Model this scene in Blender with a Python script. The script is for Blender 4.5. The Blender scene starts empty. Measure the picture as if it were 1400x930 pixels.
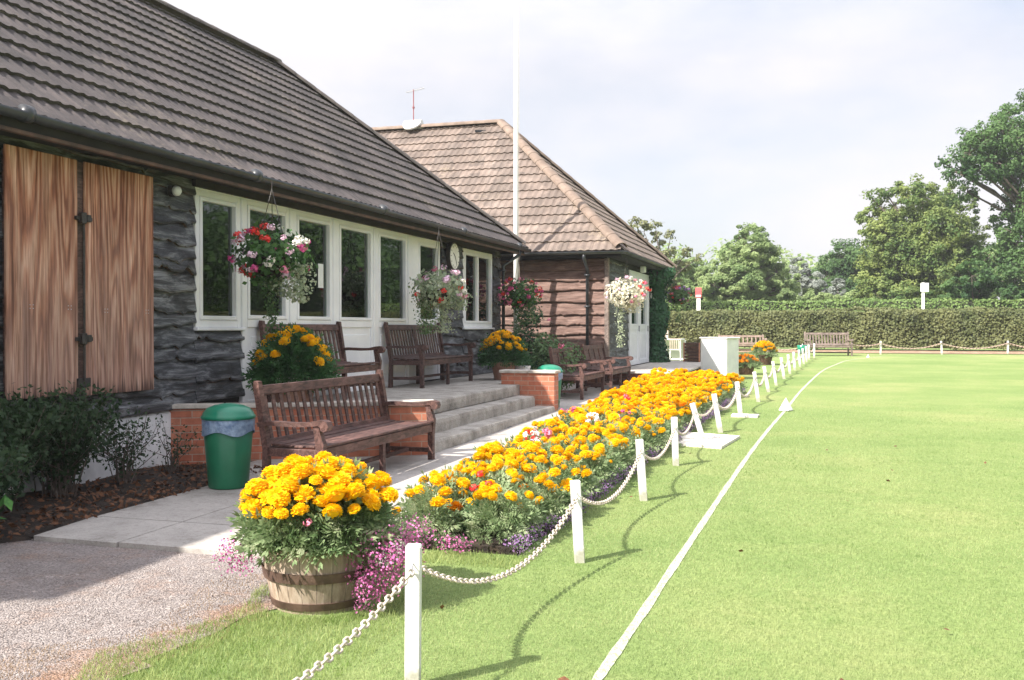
import bpy, math, random
import numpy as np
from mathutils import Vector, Matrix

R = math.radians
random.seed(7)
rng = np.random.default_rng(7)
scene = bpy.context.scene
col = scene.collection

# ------------------------------------------------------------------ camera, sky, sun, exposure
EYE = 1.45
YAW, PITCH = R(17.33), R(0.716)
cam = bpy.data.objects.new('camera', bpy.data.cameras.new('camera'))
col.objects.link(cam)
cam.location = (0, 0, EYE)
cam.rotation_euler = (R(90) - PITCH, 0, YAW)
cam.data.lens = 35; cam.data.sensor_width = 36; cam.data.clip_end = 2000; cam.data.clip_start = 0.05
scene.camera = cam

SUN_EL = R(43)
SUN_AZ = math.atan2(-0.59, -0.81)      # horizontal direction towards the sun: (x, y)
sx, sy = math.sin(SUN_AZ), math.cos(SUN_AZ)
world = bpy.data.worlds.new('World'); scene.world = world; world.use_nodes = True
wn, wl = world.node_tree.nodes, world.node_tree.links
wn.clear()
w_out = wn.new('ShaderNodeOutputWorld'); w_bg = wn.new('ShaderNodeBackground')
w_sky = wn.new('ShaderNodeTexSky'); w_sky.sky_type = 'NISHITA'; w_sky.sun_disc = False
w_sky.sun_elevation = SUN_EL; w_sky.sun_rotation = math.atan2(sx, sy) % (2 * math.pi)
w_sky.air_density = 1.0; w_sky.dust_density = 2.0
w_tc = wn.new('ShaderNodeTexCoord'); w_map = wn.new('ShaderNodeMapping'); w_map.inputs['Scale'].default_value = (1, 1, 2.4)
w_map.inputs['Location'].default_value = (0.35, 0.2, 0.1)
w_no = wn.new('ShaderNodeTexNoise'); w_no.inputs['Scale'].default_value = 1.7; w_no.inputs['Detail'].default_value = 7; w_no.inputs['Roughness'].default_value = 0.55
w_cr = wn.new('ShaderNodeValToRGB'); w_cr.color_ramp.elements[0].position = 0.36; w_cr.color_ramp.elements[1].position = 0.58
w_cr.color_ramp.elements[0].color = (0.42, 0.42, 0.42, 1); w_cr.color_ramp.elements[1].color = (0.93, 0.93, 0.93, 1)
w_mix = wn.new('ShaderNodeMixRGB'); w_mix.inputs[2].default_value = (5.85, 5.65, 5.85, 1)
wl.new(w_tc.outputs['Generated'], w_map.inputs['Vector']); wl.new(w_map.outputs[0], w_no.inputs['Vector'])
wl.new(w_no.outputs['Fac'], w_cr.inputs[0]); wl.new(w_cr.outputs[0], w_mix.inputs[0])
w_sep = wn.new('ShaderNodeSeparateXYZ'); wl.new(w_tc.outputs['Generated'], w_sep.inputs[0])
w_mr = wn.new('ShaderNodeMapRange'); wl.new(w_sep.outputs[2], w_mr.inputs[0]); w_mr.inputs[1].default_value = 0.25; w_mr.inputs[2].default_value = 1.0; w_mr.inputs[3].default_value = 1.0; w_mr.inputs[4].default_value = 2.4
w_mul = wn.new('ShaderNodeVectorMath'); w_mul.operation = 'SCALE'; wl.new(w_mr.outputs[0], w_mul.inputs['Scale'])
wl.new(w_sky.outputs[0], w_mix.inputs[1]); wl.new(w_mix.outputs[0], w_mul.inputs[0]); wl.new(w_mul.outputs[0], w_bg.inputs[0])
w_bg.inputs[1].default_value = 0.06
wl.new(w_bg.outputs[0], w_out.inputs[0])

sun = bpy.data.objects.new('sun', bpy.data.lights.new('sun', 'SUN')); col.objects.link(sun)
sun.data.energy = 3.7; sun.data.angle = R(0.9); sun.data.color = (1.0, 0.93, 0.84)
sdir = Vector((sx * math.cos(SUN_EL), sy * math.cos(SUN_EL), math.sin(SUN_EL)))
sun.rotation_euler = sdir.to_track_quat('Z', 'Y').to_euler()
scene.view_settings.view_transform = 'Standard'; scene.view_settings.look = 'None'
scene.view_settings.gamma = 1; scene.view_settings.use_curve_mapping = False
scene.view_settings.exposure = 1.55

# ------------------------------------------------------------------ helpers
CY, SY_ = math.cos(YAW), math.sin(YAW)
def at(px, py, d):
    """world point seen at photograph pixel (px, py), d metres in front of the camera"""
    r = (px - 700) / 1361 * d; h = EYE + (448 - py) / 1361 * d
    return Vector((-SY_ * d + CY * r, CY * d + SY_ * r, h))
def gz(x, y):
    return 0.0091 * min(max(y - 5.0, 0.0), 45.0)

def tag(o, label=None, cat=None, group=None, kind=None):
    if label: o['label'] = label
    if cat: o['category'] = cat
    if group: o['group'] = group
    if kind: o['kind'] = kind
    return o
def thing(name, label, cat, loc=(0, 0, 0), rz=0, group=None):
    o = bpy.data.objects.new(name, None); col.objects.link(o); o.empty_display_size = 0.1
    o.location = loc; o.rotation_euler = (0, 0, rz)
    return tag(o, label, cat, group)
def kids(o): return KIDS.get(o.name, [])
KIDS = {}
def link(o, parent):
    col.objects.link(o)
    if parent is not None:
        o.parent = parent; KIDS.setdefault(parent.name, []).append(o)
def copy_tree(o, parent=None):
    c = o.copy(); link(c, parent)
    for ch in kids(o): copy_tree(ch, c)
    return c

class MB:
    def __init__(s): s.v = []; s.f = []; s.m = []
    def add(s, vs, fs, m=0):
        b = len(s.v); s.v += [tuple(v) for v in vs]
        for f in fs: s.f.append([b + i for i in f]); s.m.append(m)
    def box(s, x0, x1, y0, y1, z0, z1, m=0, bev=0.0, M=None):
        if x0 > x1: x0, x1 = x1, x0
        if y0 > y1: y0, y1 = y1, y0
        b = min(bev, (x1 - x0) / 2.2, (y1 - y0) / 2.2, (z1 - z0) / 2.2)
        if b <= 0:
            vs = [(x, y, z) for z in (z0, z1) for x, y in ((x0, y0), (x1, y0), (x1, y1), (x0, y1))]
            fs = [(3, 2, 1, 0), (4, 5, 6, 7), (0, 1, 5, 4), (1, 2, 6, 5), (2, 3, 7, 6), (3, 0, 4, 7)]
        else:
            vs = []; ring = []
            X = (x0, x1); Y = (y0, y1); Z = (z0, z1)
            idx = {}
            for i in (0, 1):
                for j in (0, 1):
                    for k in (0, 1):
                        a, c, e = (b if i == 0 else -b), (b if j == 0 else -b), (b if k == 0 else -b)
                        for ax, p in enumerate(((X[i], Y[j] + c, Z[k] + e), (X[i] + a, Y[j], Z[k] + e), (X[i] + a, Y[j] + c, Z[k]))):
                            idx[(i, j, k, ax)] = len(vs); vs.append(p)
            fs = []
            fs.append([idx[(0, 0, 0, 0)], idx[(0, 0, 1, 0)], idx[(0, 1, 1, 0)], idx[(0, 1, 0, 0)]])
            fs.append([idx[(1, 0, 0, 0)], idx[(1, 1, 0, 0)], idx[(1, 1, 1, 0)], idx[(1, 0, 1, 0)]])
            fs.append([idx[(0, 0, 0, 1)], idx[(1, 0, 0, 1)], idx[(1, 0, 1, 1)], idx[(0, 0, 1, 1)]])
            fs.append([idx[(0, 1, 0, 1)], idx[(0, 1, 1, 1)], idx[(1, 1, 1, 1)], idx[(1, 1, 0, 1)]])
            fs.append([idx[(0, 0, 0, 2)], idx[(0, 1, 0, 2)], idx[(1, 1, 0, 2)], idx[(1, 0, 0, 2)]])
            fs.append([idx[(0, 0, 1, 2)], idx[(1, 0, 1, 2)], idx[(1, 1, 1, 2)], idx[(0, 1, 1, 2)]])
            for i in (0, 1):
                for j in (0, 1): fs.append([idx[(i, j, 0, 0)], idx[(i, j, 0, 1)], idx[(i, j, 1, 1)], idx[(i, j, 1, 0)]])
                for k in (0, 1): fs.append([idx[(i, 0, k, 0)], idx[(i, 0, k, 2)], idx[(i, 1, k, 2)], idx[(i, 1, k, 0)]])
            for j in (0, 1):
                for k in (0, 1): fs.append([idx[(0, j, k, 1)], idx[(0, j, k, 2)], idx[(1, j, k, 2)], idx[(1, j, k, 1)]])
            for i in (0, 1):
                for j in (0, 1):
                    for k in (0, 1): fs.append([idx[(i, j, k, a)] for a in (0, 1, 2)])
        if M is not None: vs = [M @ Vector(v) for v in vs]
        s.add(vs, fs, m)
    def beam(s, p, q, w, h, m=0, bev=0.0, up=(0, 0, 1)):
        p = Vector(p); q = Vector(q); t = (q - p); L = t.length; t.normalize()
        u = Vector(up); side = t.cross(u)
        if side.length < 1e-4: side = t.cross(Vector((1, 0, 0)))
        side.normalize(); u = side.cross(t)
        M = Matrix(((side.x, t.x, u.x, p.x), (side.y, t.y, u.y, p.y), (side.z, t.z, u.z, p.z), (0, 0, 0, 1)))
        s.box(-w / 2, w / 2, 0, L, -h / 2, h / 2, m, bev, M)
    def tube(s, pts, rad, n=8, m=0, cap=True):
        pts = [Vector(p) for p in pts]
        if not hasattr(rad, '__len__'): rad = [rad] * len(pts)
        t0 = (pts[1] - pts[0]).normalized()
        ref = Vector((0, 0, 1)) if abs(t0.z) < 0.9 else Vector((1, 0, 0))
        u = t0.cross(ref).normalized(); rings = []
        vs = []
        for i, p in enumerate(pts):
            t = (pts[min(i + 1, len(pts) - 1)] - pts[max(i - 1, 0)]).normalized()
            u = (u - t * u.dot(t)).normalized(); w = t.cross(u)
            for k in range(n):
                a = 2 * math.pi * k / n
                vs.append(p + (u * math.cos(a) + w * math.sin(a)) * rad[i])
        fs = []
        for i in range(len(pts) - 1):
            for k in range(n):
                fs.append((i * n + k, i * n + (k + 1) % n, (i + 1) * n + (k + 1) % n, (i + 1) * n + k))
        if cap:
            fs.append(list(range(n))[::-1]); fs.append([(len(pts) - 1) * n + k for k in range(n)])
        s.add(vs, fs, m)
    def lathe(s, prof, n=24, c=(0, 0, 0), m=0, cap=True):
        vs = []; fs = []
        for r, z in prof:
            for k in range(n):
                a = 2 * math.pi * k / n
                vs.append((c[0] + r * math.cos(a), c[1] + r * math.sin(a), c[2] + z))
        for i in range(len(prof) - 1):
            for k in range(n):
                fs.append((i * n + k, i * n + (k + 1) % n, (i + 1) * n + (k + 1) % n, (i + 1) * n + k))
        if cap:
            fs.append(list(range(n))[::-1]); fs.append([(len(prof) - 1) * n + k for k in range(n)])
        s.add(vs, fs, m)
    def prism(s, pts, thick, axis, off, m=0):
        """outline pts (a, b) extruded: axis 'y' -> (a, off.., b); axis 'x' -> (off.., a, b)"""
        n = len(pts); vs = []
        for o in (off, off + thick):
            for a, b in pts: vs.append((a, o, b) if axis == 'y' else (o, a, b))
        fs = [list(range(n)), list(range(n, 2 * n))[::-1]] + [(i, n + i, n + (i + 1) % n, (i + 1) % n) for i in range(n)]
        s.add(vs, fs, m)
    def build(s, name, mats, parent=None, smooth=False):
        me = bpy.data.meshes.new(name); me.from_pydata(s.v, [], s.f)
        if not isinstance(mats, (list, tuple)): mats = [mats]
        for mm in mats: me.materials.append(mm)
        if len(mats) > 1: me.polygons.foreach_set('material_index', s.m)
        import bmesh
        b = bmesh.new(); b.from_mesh(me); bmesh.ops.recalc_face_normals(b, faces=b.faces); b.to_mesh(me); b.free()
        if smooth: me.polygons.foreach_set('use_smooth', [True] * len(me.polygons))
        o = bpy.data.objects.new(name, me); link(o, parent)
        return o

def np_mesh(name, V, k, mat, parent=None, smooth=False):
    """V: (n*k, 3) vertices, consecutive k make one face"""
    V = np.asarray(V, dtype=np.float32).reshape(-1, 3); nf = len(V) // k
    me = bpy.data.meshes.new(name)
    me.vertices.add(len(V)); me.vertices.foreach_set('co', V.ravel())
    me.loops.add(nf * k); me.loops.foreach_set('vertex_index', np.arange(nf * k, dtype=np.int32))
    me.polygons.add(nf); me.polygons.foreach_set('loop_start', np.arange(0, nf * k, k, dtype=np.int32))
    me.polygons.foreach_set('loop_total', np.full(nf, k, dtype=np.int32))
    me.update(calc_edges=True); me.validate()
    me.materials.append(mat)
    o = bpy.data.objects.new(name, me); link(o, parent)
    return o

def unit(a): return a / np.maximum(np.linalg.norm(a, axis=1, keepdims=True), 1e-6)
def leaf_quads(P, N, size, aspect=0.55, rs=None, jitter=0.35):
    """diamond leaves at P, facing roughly N"""
    n = len(P); rs = rs or rng
    N = unit(N + rs.normal(0, jitter, (n, 3)))
    T = unit(np.cross(N, rs.normal(0, 1, (n, 3)))); B = np.cross(N, T)
    s = (size * rs.uniform(0.6, 1.3, n))[:, None]
    a = P - T * s * 0.5; c = P + T * s * 0.5
    b = P + B * s * aspect * 0.5 + N * s * 0.06; d = P - B * s * aspect * 0.5 + N * s * 0.06
    return np.stack([a, b, c, d], 1).reshape(-1, 3)
def blob_pts(c, r, n, rs=None, shell=0.55):
    rs = rs or rng
    D = unit(rs.normal(0, 1, (n, 3)))
    rad = shell + (1 - shell) * rs.random(n) ** 0.6
    rad *= 1 + 0.10 * rs.normal(0, 1, n)
    r = np.array(r if hasattr(r, '__len__') else (r, r, r))
    return np.array(c) + D * rad[:, None] * r, D

# ------------------------------------------------------------------ materials
def new_mat(name):
    m = bpy.data.materials.new(name); m.use_nodes = True
    nt = m.node_tree; b = nt.nodes['Principled BSDF']
    return m, nt, b
def coords(nt, scale=(1, 1, 1), kind='Object'):
    tc = nt.nodes.new('ShaderNodeTexCoord'); mp = nt.nodes.new('ShaderNodeMapping')
    mp.inputs['Scale'].default_value = scale
    nt.links.new(tc.outputs[kind], mp.inputs['Vector']); return mp.outputs[0]
def noise(nt, vec, scale, detail=4, rough=0.6, dist=0):
    n = nt.nodes.new('ShaderNodeTexNoise'); nt.links.new(vec, n.inputs['Vector'])
    n.inputs['Scale'].default_value = scale; n.inputs['Detail'].default_value = detail
    n.inputs['Roughness'].default_value = rough; n.inputs['Distortion'].default_value = dist
    return n.outputs['Fac']
def ramp(nt, fac, stops):
    r = nt.nodes.new('ShaderNodeValToRGB'); e = r.color_ramp.elements
    while len(e) < len(stops): e.new(0.5)
    for i, (p, c) in enumerate(stops): e[i].position = p; e[i].color = (c[0], c[1], c[2], 1)
    nt.links.new(fac, r.inputs[0]); return r.outputs[0]
def bump(nt, b, h, strength=0.4, dist=0.01):
    n = nt.nodes.new('ShaderNodeBump'); n.inputs['Strength'].default_value = strength; n.inputs['Distance'].default_value = dist
    nt.links.new(h, n.inputs['Height']); nt.links.new(n.outputs[0], b.inputs['Normal']); return n
def mixc(nt, fac, a, b, mode='MIX'):
    m = nt.nodes.new('ShaderNodeMixRGB'); m.blend_type = mode
    for i, x in ((0, fac), (1, a), (2, b)):
        if isinstance(x, (int, float)): m.inputs[i].default_value = x
        elif isinstance(x, tuple): m.inputs[i].default_value = (x[0], x[1], x[2], 1)
        else: nt.links.new(x, m.inputs[i])
    return m.outputs[0]
def noisy(name, c1, c2, scale=8, rough=0.7, bmp=0.3, bs=None, kind='Object', sc=(1, 1, 1), detail=5, lo=0.35, hi=0.65, bd=0.01, spec=0.5):
    m, nt, b = new_mat(name); v = coords(nt, sc, kind)
    f = noise(nt, v, scale, detail)
    nt.links.new(ramp(nt, f, [(lo, c1), (hi, c2)]), b.inputs['Base Color'])
    b.inputs['Roughness'].default_value = rough; b.inputs['Specular IOR Level'].default_value = spec
    if bmp: bump(nt, b, noise(nt, v, bs or scale * 4, 4), bmp, bd)
    return m
def leafmat(name, c1, c2, scale=1.2, trans=0.35, rough=0.6, c3=None, lo=0.35, hi=0.65):
    m, nt, b = new_mat(name); v = coords(nt)
    f = noise(nt, v, scale, 3)
    f2 = noise(nt, v, scale * 14, 1)
    oi = nt.nodes.new('ShaderNodeObjectInfo')
    ad = nt.nodes.new('ShaderNodeMath'); ad.operation = 'MULTIPLY_ADD'; nt.links.new(oi.outputs['Random'], ad.inputs[0]); ad.inputs[1].default_value = 0.14; nt.links.new(f, ad.inputs[2])
    ad2 = nt.nodes.new('ShaderNodeMath'); ad2.operation = 'MULTIPLY_ADD'; nt.links.new(f2, ad2.inputs[0]); ad2.inputs[1].default_value = 0.5; nt.links.new(ad.outputs[0], ad2.inputs[2])
    stops = [(lo + 0.25, c1), (hi + 0.3, c2)]
    if c3: stops.append((0.99, c3))
    c = ramp(nt, ad2.outputs[0], stops)
    nt.links.new(c, b.inputs['Base Color']); b.inputs['Roughness'].default_value = rough
    b.inputs['Specular IOR Level'].default_value = 0.3
    tr = nt.nodes.new('ShaderNodeBsdfTranslucent'); nt.links.new(c, tr.inputs[0])
    mx = nt.nodes.new('ShaderNodeMixShader'); mx.inputs[0].default_value = trans
    nt.links.new(b.outputs[0], mx.inputs[1]); nt.links.new(tr.outputs[0], mx.inputs[2])
    nt.links.new(mx.outputs[0], nt.nodes['Material Output'].inputs[0]); return m
def flat(name, c, rough=0.5, metal=0.0):
    return noisy(name, tuple(x * 0.86 for x in c), c, 5, rough, 0.05, 60)

M = {}
# lawn
def lawn_mat():
    m, nt, b = new_mat('lawn'); v = coords(nt)
    big = noise(nt, v, 0.35, 5, 0.65); fine = noise(nt, v, 45, 3, 0.7)
    vs = coords(nt, (30, 9, 1)); streak = noise(nt, vs, 1.6, 3)
    c = ramp(nt, big, [(0.3, (0.160, 0.236, 0.082)), (0.5, (0.208, 0.278, 0.104)), (0.72, (0.30, 0.322, 0.146))])
    c = mixc(nt, 0.55, c, ramp(nt, fine, [(0.3, (0.50, 0.54, 0.46)), (0.7, (1.35, 1.32, 1.3))]), 'MULTIPLY')
    c = mixc(nt, 0.45, c, ramp(nt, streak, [(0.3, (0.6, 0.66, 0.6)), (0.7, (1.3, 1.26, 1.2))]), 'MULTIPLY')
    c = mixc(nt, 0.7, c, ramp(nt, noise(nt, coords(nt, (0.25, 1.0, 1)), 0.16, 3), [(0.35, (0.86, 0.92, 0.84)), (0.65, (1.14, 1.08, 1.12))]), 'MULTIPLY')
    # mowing bands, very faint, across the field
    nt.links.new(c, b.inputs['Base Color']); b.inputs['Roughness'].default_value = 0.9
    b.inputs['Specular IOR Level'].default_value = 0.1
    bump(nt, b, noise(nt, v, 90, 3, 0.7), 0.7, 0.02); return m
M['lawn'] = lawn_mat()
M['blade'] = leafmat('grass_blade', (0.198, 0.304, 0.096), (0.378, 0.438, 0.198), 0.8, 0.45)
M['blade_long'] = leafmat('grass_long', (0.17, 0.28, 0.06), (0.36, 0.42, 0.16), 3, 0.4)
def gravel_mat(name, tint, amt):
    m, nt, b = new_mat(name); v = coords(nt)
    vo = nt.nodes.new('ShaderNodeTexVoronoi'); vo.inputs['Scale'].default_value = 105; nt.links.new(v, vo.inputs['Vector'])
    hs = ramp(nt, vo.outputs['Color'], [(0.1, (0.145, 0.125, 0.12)), (0.5, (0.24, 0.212, 0.20)), (0.9, (0.345, 0.31, 0.295))])
    dirt = ramp(nt, noise(nt, v, 2.2, 7, 0.75), [(0.5 - amt, (1, 1, 1)), (0.72 - amt, tint)])
    nt.links.new(mixc(nt, 1.0, hs, dirt, 'MULTIPLY'), b.inputs['Base Color'])
    b.inputs['Roughness'].default_value = 0.9
    bump(nt, b, vo.outputs['Distance'], 0.8, -0.012); return m
M['gravel'] = gravel_mat('gravel', (1.05, 0.80, 0.64), 0.0)
M['dirt_g'] = gravel_mat('gravel_and_dirt', (1.0, 0.72, 0.54), 0.12)
M['stone'] = noisy('pebble', (0.155, 0.13, 0.12), (0.35, 0.31, 0.29), 6, 0.85, 0.2, 60)
M['dirt'] = noisy('dirt_edge', (0.19, 0.11, 0.075), (0.36, 0.25, 0.18), 11, 0.95, 0.8, 60, bd=0.03)
M['soil'] = noisy('soil', (0.010, 0.007, 0.005), (0.045, 0.03, 0.02), 7, 0.95, 0.8, 40, bd=0.04)
M['bank'] = noisy('bank_soil', (0.20, 0.12, 0.08), (0.40, 0.29, 0.19), 3, 0.95, 0.8, 20, bd=0.04)
def slab_mat():
    m, nt, b = new_mat('paving'); v = coords(nt)
    f = noise(nt, v, 1.7, 8, 0.75); f2 = noise(nt, v, 120, 2)
    c = ramp(nt, f, [(0.3, (0.20, 0.185, 0.165)), (0.46, (0.37, 0.35, 0.325)), (0.68, (0.47, 0.445, 0.415))])
    c = mixc(nt, 0.8, c, ramp(nt, noise(nt, v, 22, 4, 0.7), [(0.3, (0.7, 0.68, 0.65)), (0.5, (1, 1, 1))]), 'MULTIPLY')
    c = mixc(nt, 0.5, c, ramp(nt, f2, [(0.35, (0.72, 0.7, 0.68)), (0.6, (1.12, 1.12, 1.12))]), 'MULTIPLY')
    nt.links.new(c, b.inputs['Base Color']); b.inputs['Roughness'].default_value = 0.9
    bump(nt, b, f2, 0.3, 0.004); return m
M['slab'] = slab_mat()
def step_mat():
    m, nt, b = new_mat('step_concrete'); v = coords(nt)
    f = noise(nt, v, 3.5, 7, 0.7); f2 = noise(nt, v, 70, 3)
    c = ramp(nt, f, [(0.28, (0.17, 0.155, 0.135)), (0.5, (0.34, 0.32, 0.29)), (0.72, (0.48, 0.455, 0.42))])
    c = mixc(nt, 0.6, c, ramp(nt, f2, [(0.35, (0.6, 0.58, 0.55)), (0.62, (1.15, 1.15, 1.12))]), 'MULTIPLY')
    nt.links.new(c, b.inputs['Base Color']); b.inputs['Roughness'].default_value = 0.95
    bump(nt, b, f2, 0.6, 0.008); return m
M['step'] = step_mat()
M['coping'] = noisy('coping_stone', (0.34, 0.31, 0.27), (0.60, 0.56, 0.50), 6, 0.85, 0.4, 50)
def brick_mat(name, c1, c2, mortar):
    m, nt, b = new_mat(name)
    tc = nt.nodes.new('ShaderNodeTexCoord'); sp = nt.nodes.new('ShaderNodeSeparateXYZ'); nt.links.new(tc.outputs['Object'], sp.inputs[0])
    ad = nt.nodes.new('ShaderNodeMath'); nt.links.new(sp.outputs[0], ad.inputs[0]); nt.links.new(sp.outputs[1], ad.inputs[1])
    cb = nt.nodes.new('ShaderNodeCombineXYZ'); nt.links.new(ad.outputs[0], cb.inputs[0]); nt.links.new(sp.outputs[2], cb.inputs[1])
    br = nt.nodes.new('ShaderNodeTexBrick'); nt.links.new(cb.outputs[0], br.inputs['Vector'])
    br.inputs['Scale'].default_value = 1.0; br.inputs['Brick Width'].default_value = 0.225; br.inputs['Row Height'].default_value = 0.075
    br.inputs['Mortar Size'].default_value = 0.0055; br.inputs['Mortar Smooth'].default_value = 0.3; br.inputs['Bias'].default_value = 0.1
    br.inputs['Color1'].default_value = (*c1, 1); br.inputs['Color2'].default_value = (*c2, 1); br.inputs['Mortar'].default_value = (*mortar, 1)
    n = noise(nt, tc.outputs['Object'], 9, 5)
    c = mixc(nt, 0.7, br.outputs['Color'], ramp(nt, n, [(0.3, (0.6, 0.55, 0.52)), (0.7, (1.2, 1.15, 1.1))]), 'MULTIPLY')
    nt.links.new(c, b.inputs['Base Color']); b.inputs['Roughness'].default_value = 0.85
    iv = nt.nodes.new('ShaderNodeMath'); iv.operation = 'SUBTRACT'; iv.inputs[0].default_value = 1; nt.links.new(br.outputs['Fac'], iv.inputs[1])
    ad2 = nt.nodes.new('ShaderNodeMath'); ad2.operation = 'MULTIPLY_ADD'; nt.links.new(noise(nt, tc.outputs['Object'], 80, 3), ad2.inputs[0]); ad2.inputs[1].default_value = 0.4; nt.links.new(iv.outputs[0], ad2.inputs[2])
    bump(nt, b, ad2.outputs[0], 0.7, 0.008); return m
M['brick'] = brick_mat('red_brick', (0.42, 0.13, 0.075), (0.50, 0.20, 0.12), (0.44, 0.33, 0.26))
M['brick_dark'] = brick_mat('dark_brick', (0.16, 0.07, 0.045), (0.22, 0.10, 0.07), (0.2, 0.16, 0.13))
def tile_mat(name, c1, c2, c3, period=0.30):
    m, nt, b = new_mat(name); v = coords(nt)
    vo = nt.nodes.new('ShaderNodeTexVoronoi'); vo.inputs['Scale'].default_value = 3.4; nt.links.new(v, vo.inputs['Vector'])
    f = noise(nt, v, 1.4, 6, 0.7); f2 = noise(nt, v, 60, 3)
    c = ramp(nt, f, [(0.30, c1), (0.5, c2), (0.68, c3)])
    c = mixc(nt, 0.7, c, ramp(nt, vo.outputs['Color'], [(0.2, (0.72, 0.72, 0.72)), (0.8, (1.25, 1.22, 1.2))]), 'MULTIPLY')
    c = mixc(nt, 0.4, c, ramp(nt, f2, [(0.35, (0.7, 0.7, 0.7)), (0.65, (1.25, 1.25, 1.25))]), 'MULTIPLY')
    li = noise(nt, v, 16, 6, 0.8); li2 = noise(nt, v, 0.8, 3)
    lm = nt.nodes.new('ShaderNodeMath'); lm.operation = 'MULTIPLY'; nt.links.new(li, lm.inputs[0]); nt.links.new(li2, lm.inputs[1])
    c = mixc(nt, ramp(nt, lm.outputs[0], [(0.31, (0, 0, 0)), (0.40, (0.42, 0.42, 0.42))]), c, tuple(x * 1.9 for x in c3[:2]) + (c3[2] * 1.5,))
    nt.links.new(c, b.inputs['Base Color']); b.inputs['Roughness'].default_value = 0.82
    bump(nt, b, f2, 0.3, 0.005); return m
M['tile'] = tile_mat('grey_brown_tile', (0.032, 0.027, 0.028), (0.054, 0.046, 0.046), (0.088, 0.074, 0.072))
M['tile2'] = tile_mat('sunlit_brown_tile', (0.112, 0.088, 0.074), (0.152, 0.120, 0.102), (0.205, 0.165, 0.142))  # same tile as the main roof, with brighter, warmer sunlight put into its colour
M['ridge'] = noisy('ridge_tile_grey', (0.08, 0.07, 0.066), (0.14, 0.12, 0.11), 4, 0.85, 0.3, 50)
M['ridge2'] = noisy('ridge_tile_brown', (0.15, 0.11, 0.085), (0.23, 0.175, 0.14), 4, 0.85, 0.3, 50)
def board_mat(name, c1, c2, c3, rough=0.6):
    m, nt, b = new_mat(name); v = coords(nt, (0.7, 0.7, 4)); v1 = coords(nt)
    f = noise(nt, v, 3.0, 7, 0.7, 0.6); f2 = noise(nt, coords(nt, (0.35, 0.35, 14)), 8, 5, 0.65, 0.5)
    c = ramp(nt, f, [(0.38, c1), (0.5, c2), (0.64, c3)])
    c = mixc(nt, 0.75, c, ramp(nt, f2, [(0.36, (0.4, 0.4, 0.42)), (0.62, (1.4, 1.38, 1.35))]), 'MULTIPLY')
    nt.links.new(c, b.inputs['Base Color']); b.inputs['Roughness'].default_value = rough
    bump(nt, b, f2, 0.6, 0.010); return m
M['board'] = board_mat('dark_waney_board', (0.012, 0.012, 0.014), (0.046, 0.050, 0.058), (0.20, 0.21, 0.225), 0.5)
M['board2'] = board_mat('brown_waney_board', (0.085, 0.045, 0.036), (0.155, 0.092, 0.074), (0.235, 0.155, 0.13), 0.75)
M['edge'] = noisy('raw_board_edge', (0.02, 0.014, 0.010), (0.16, 0.10, 0.065), 14, 0.9, 0.3)
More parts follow.
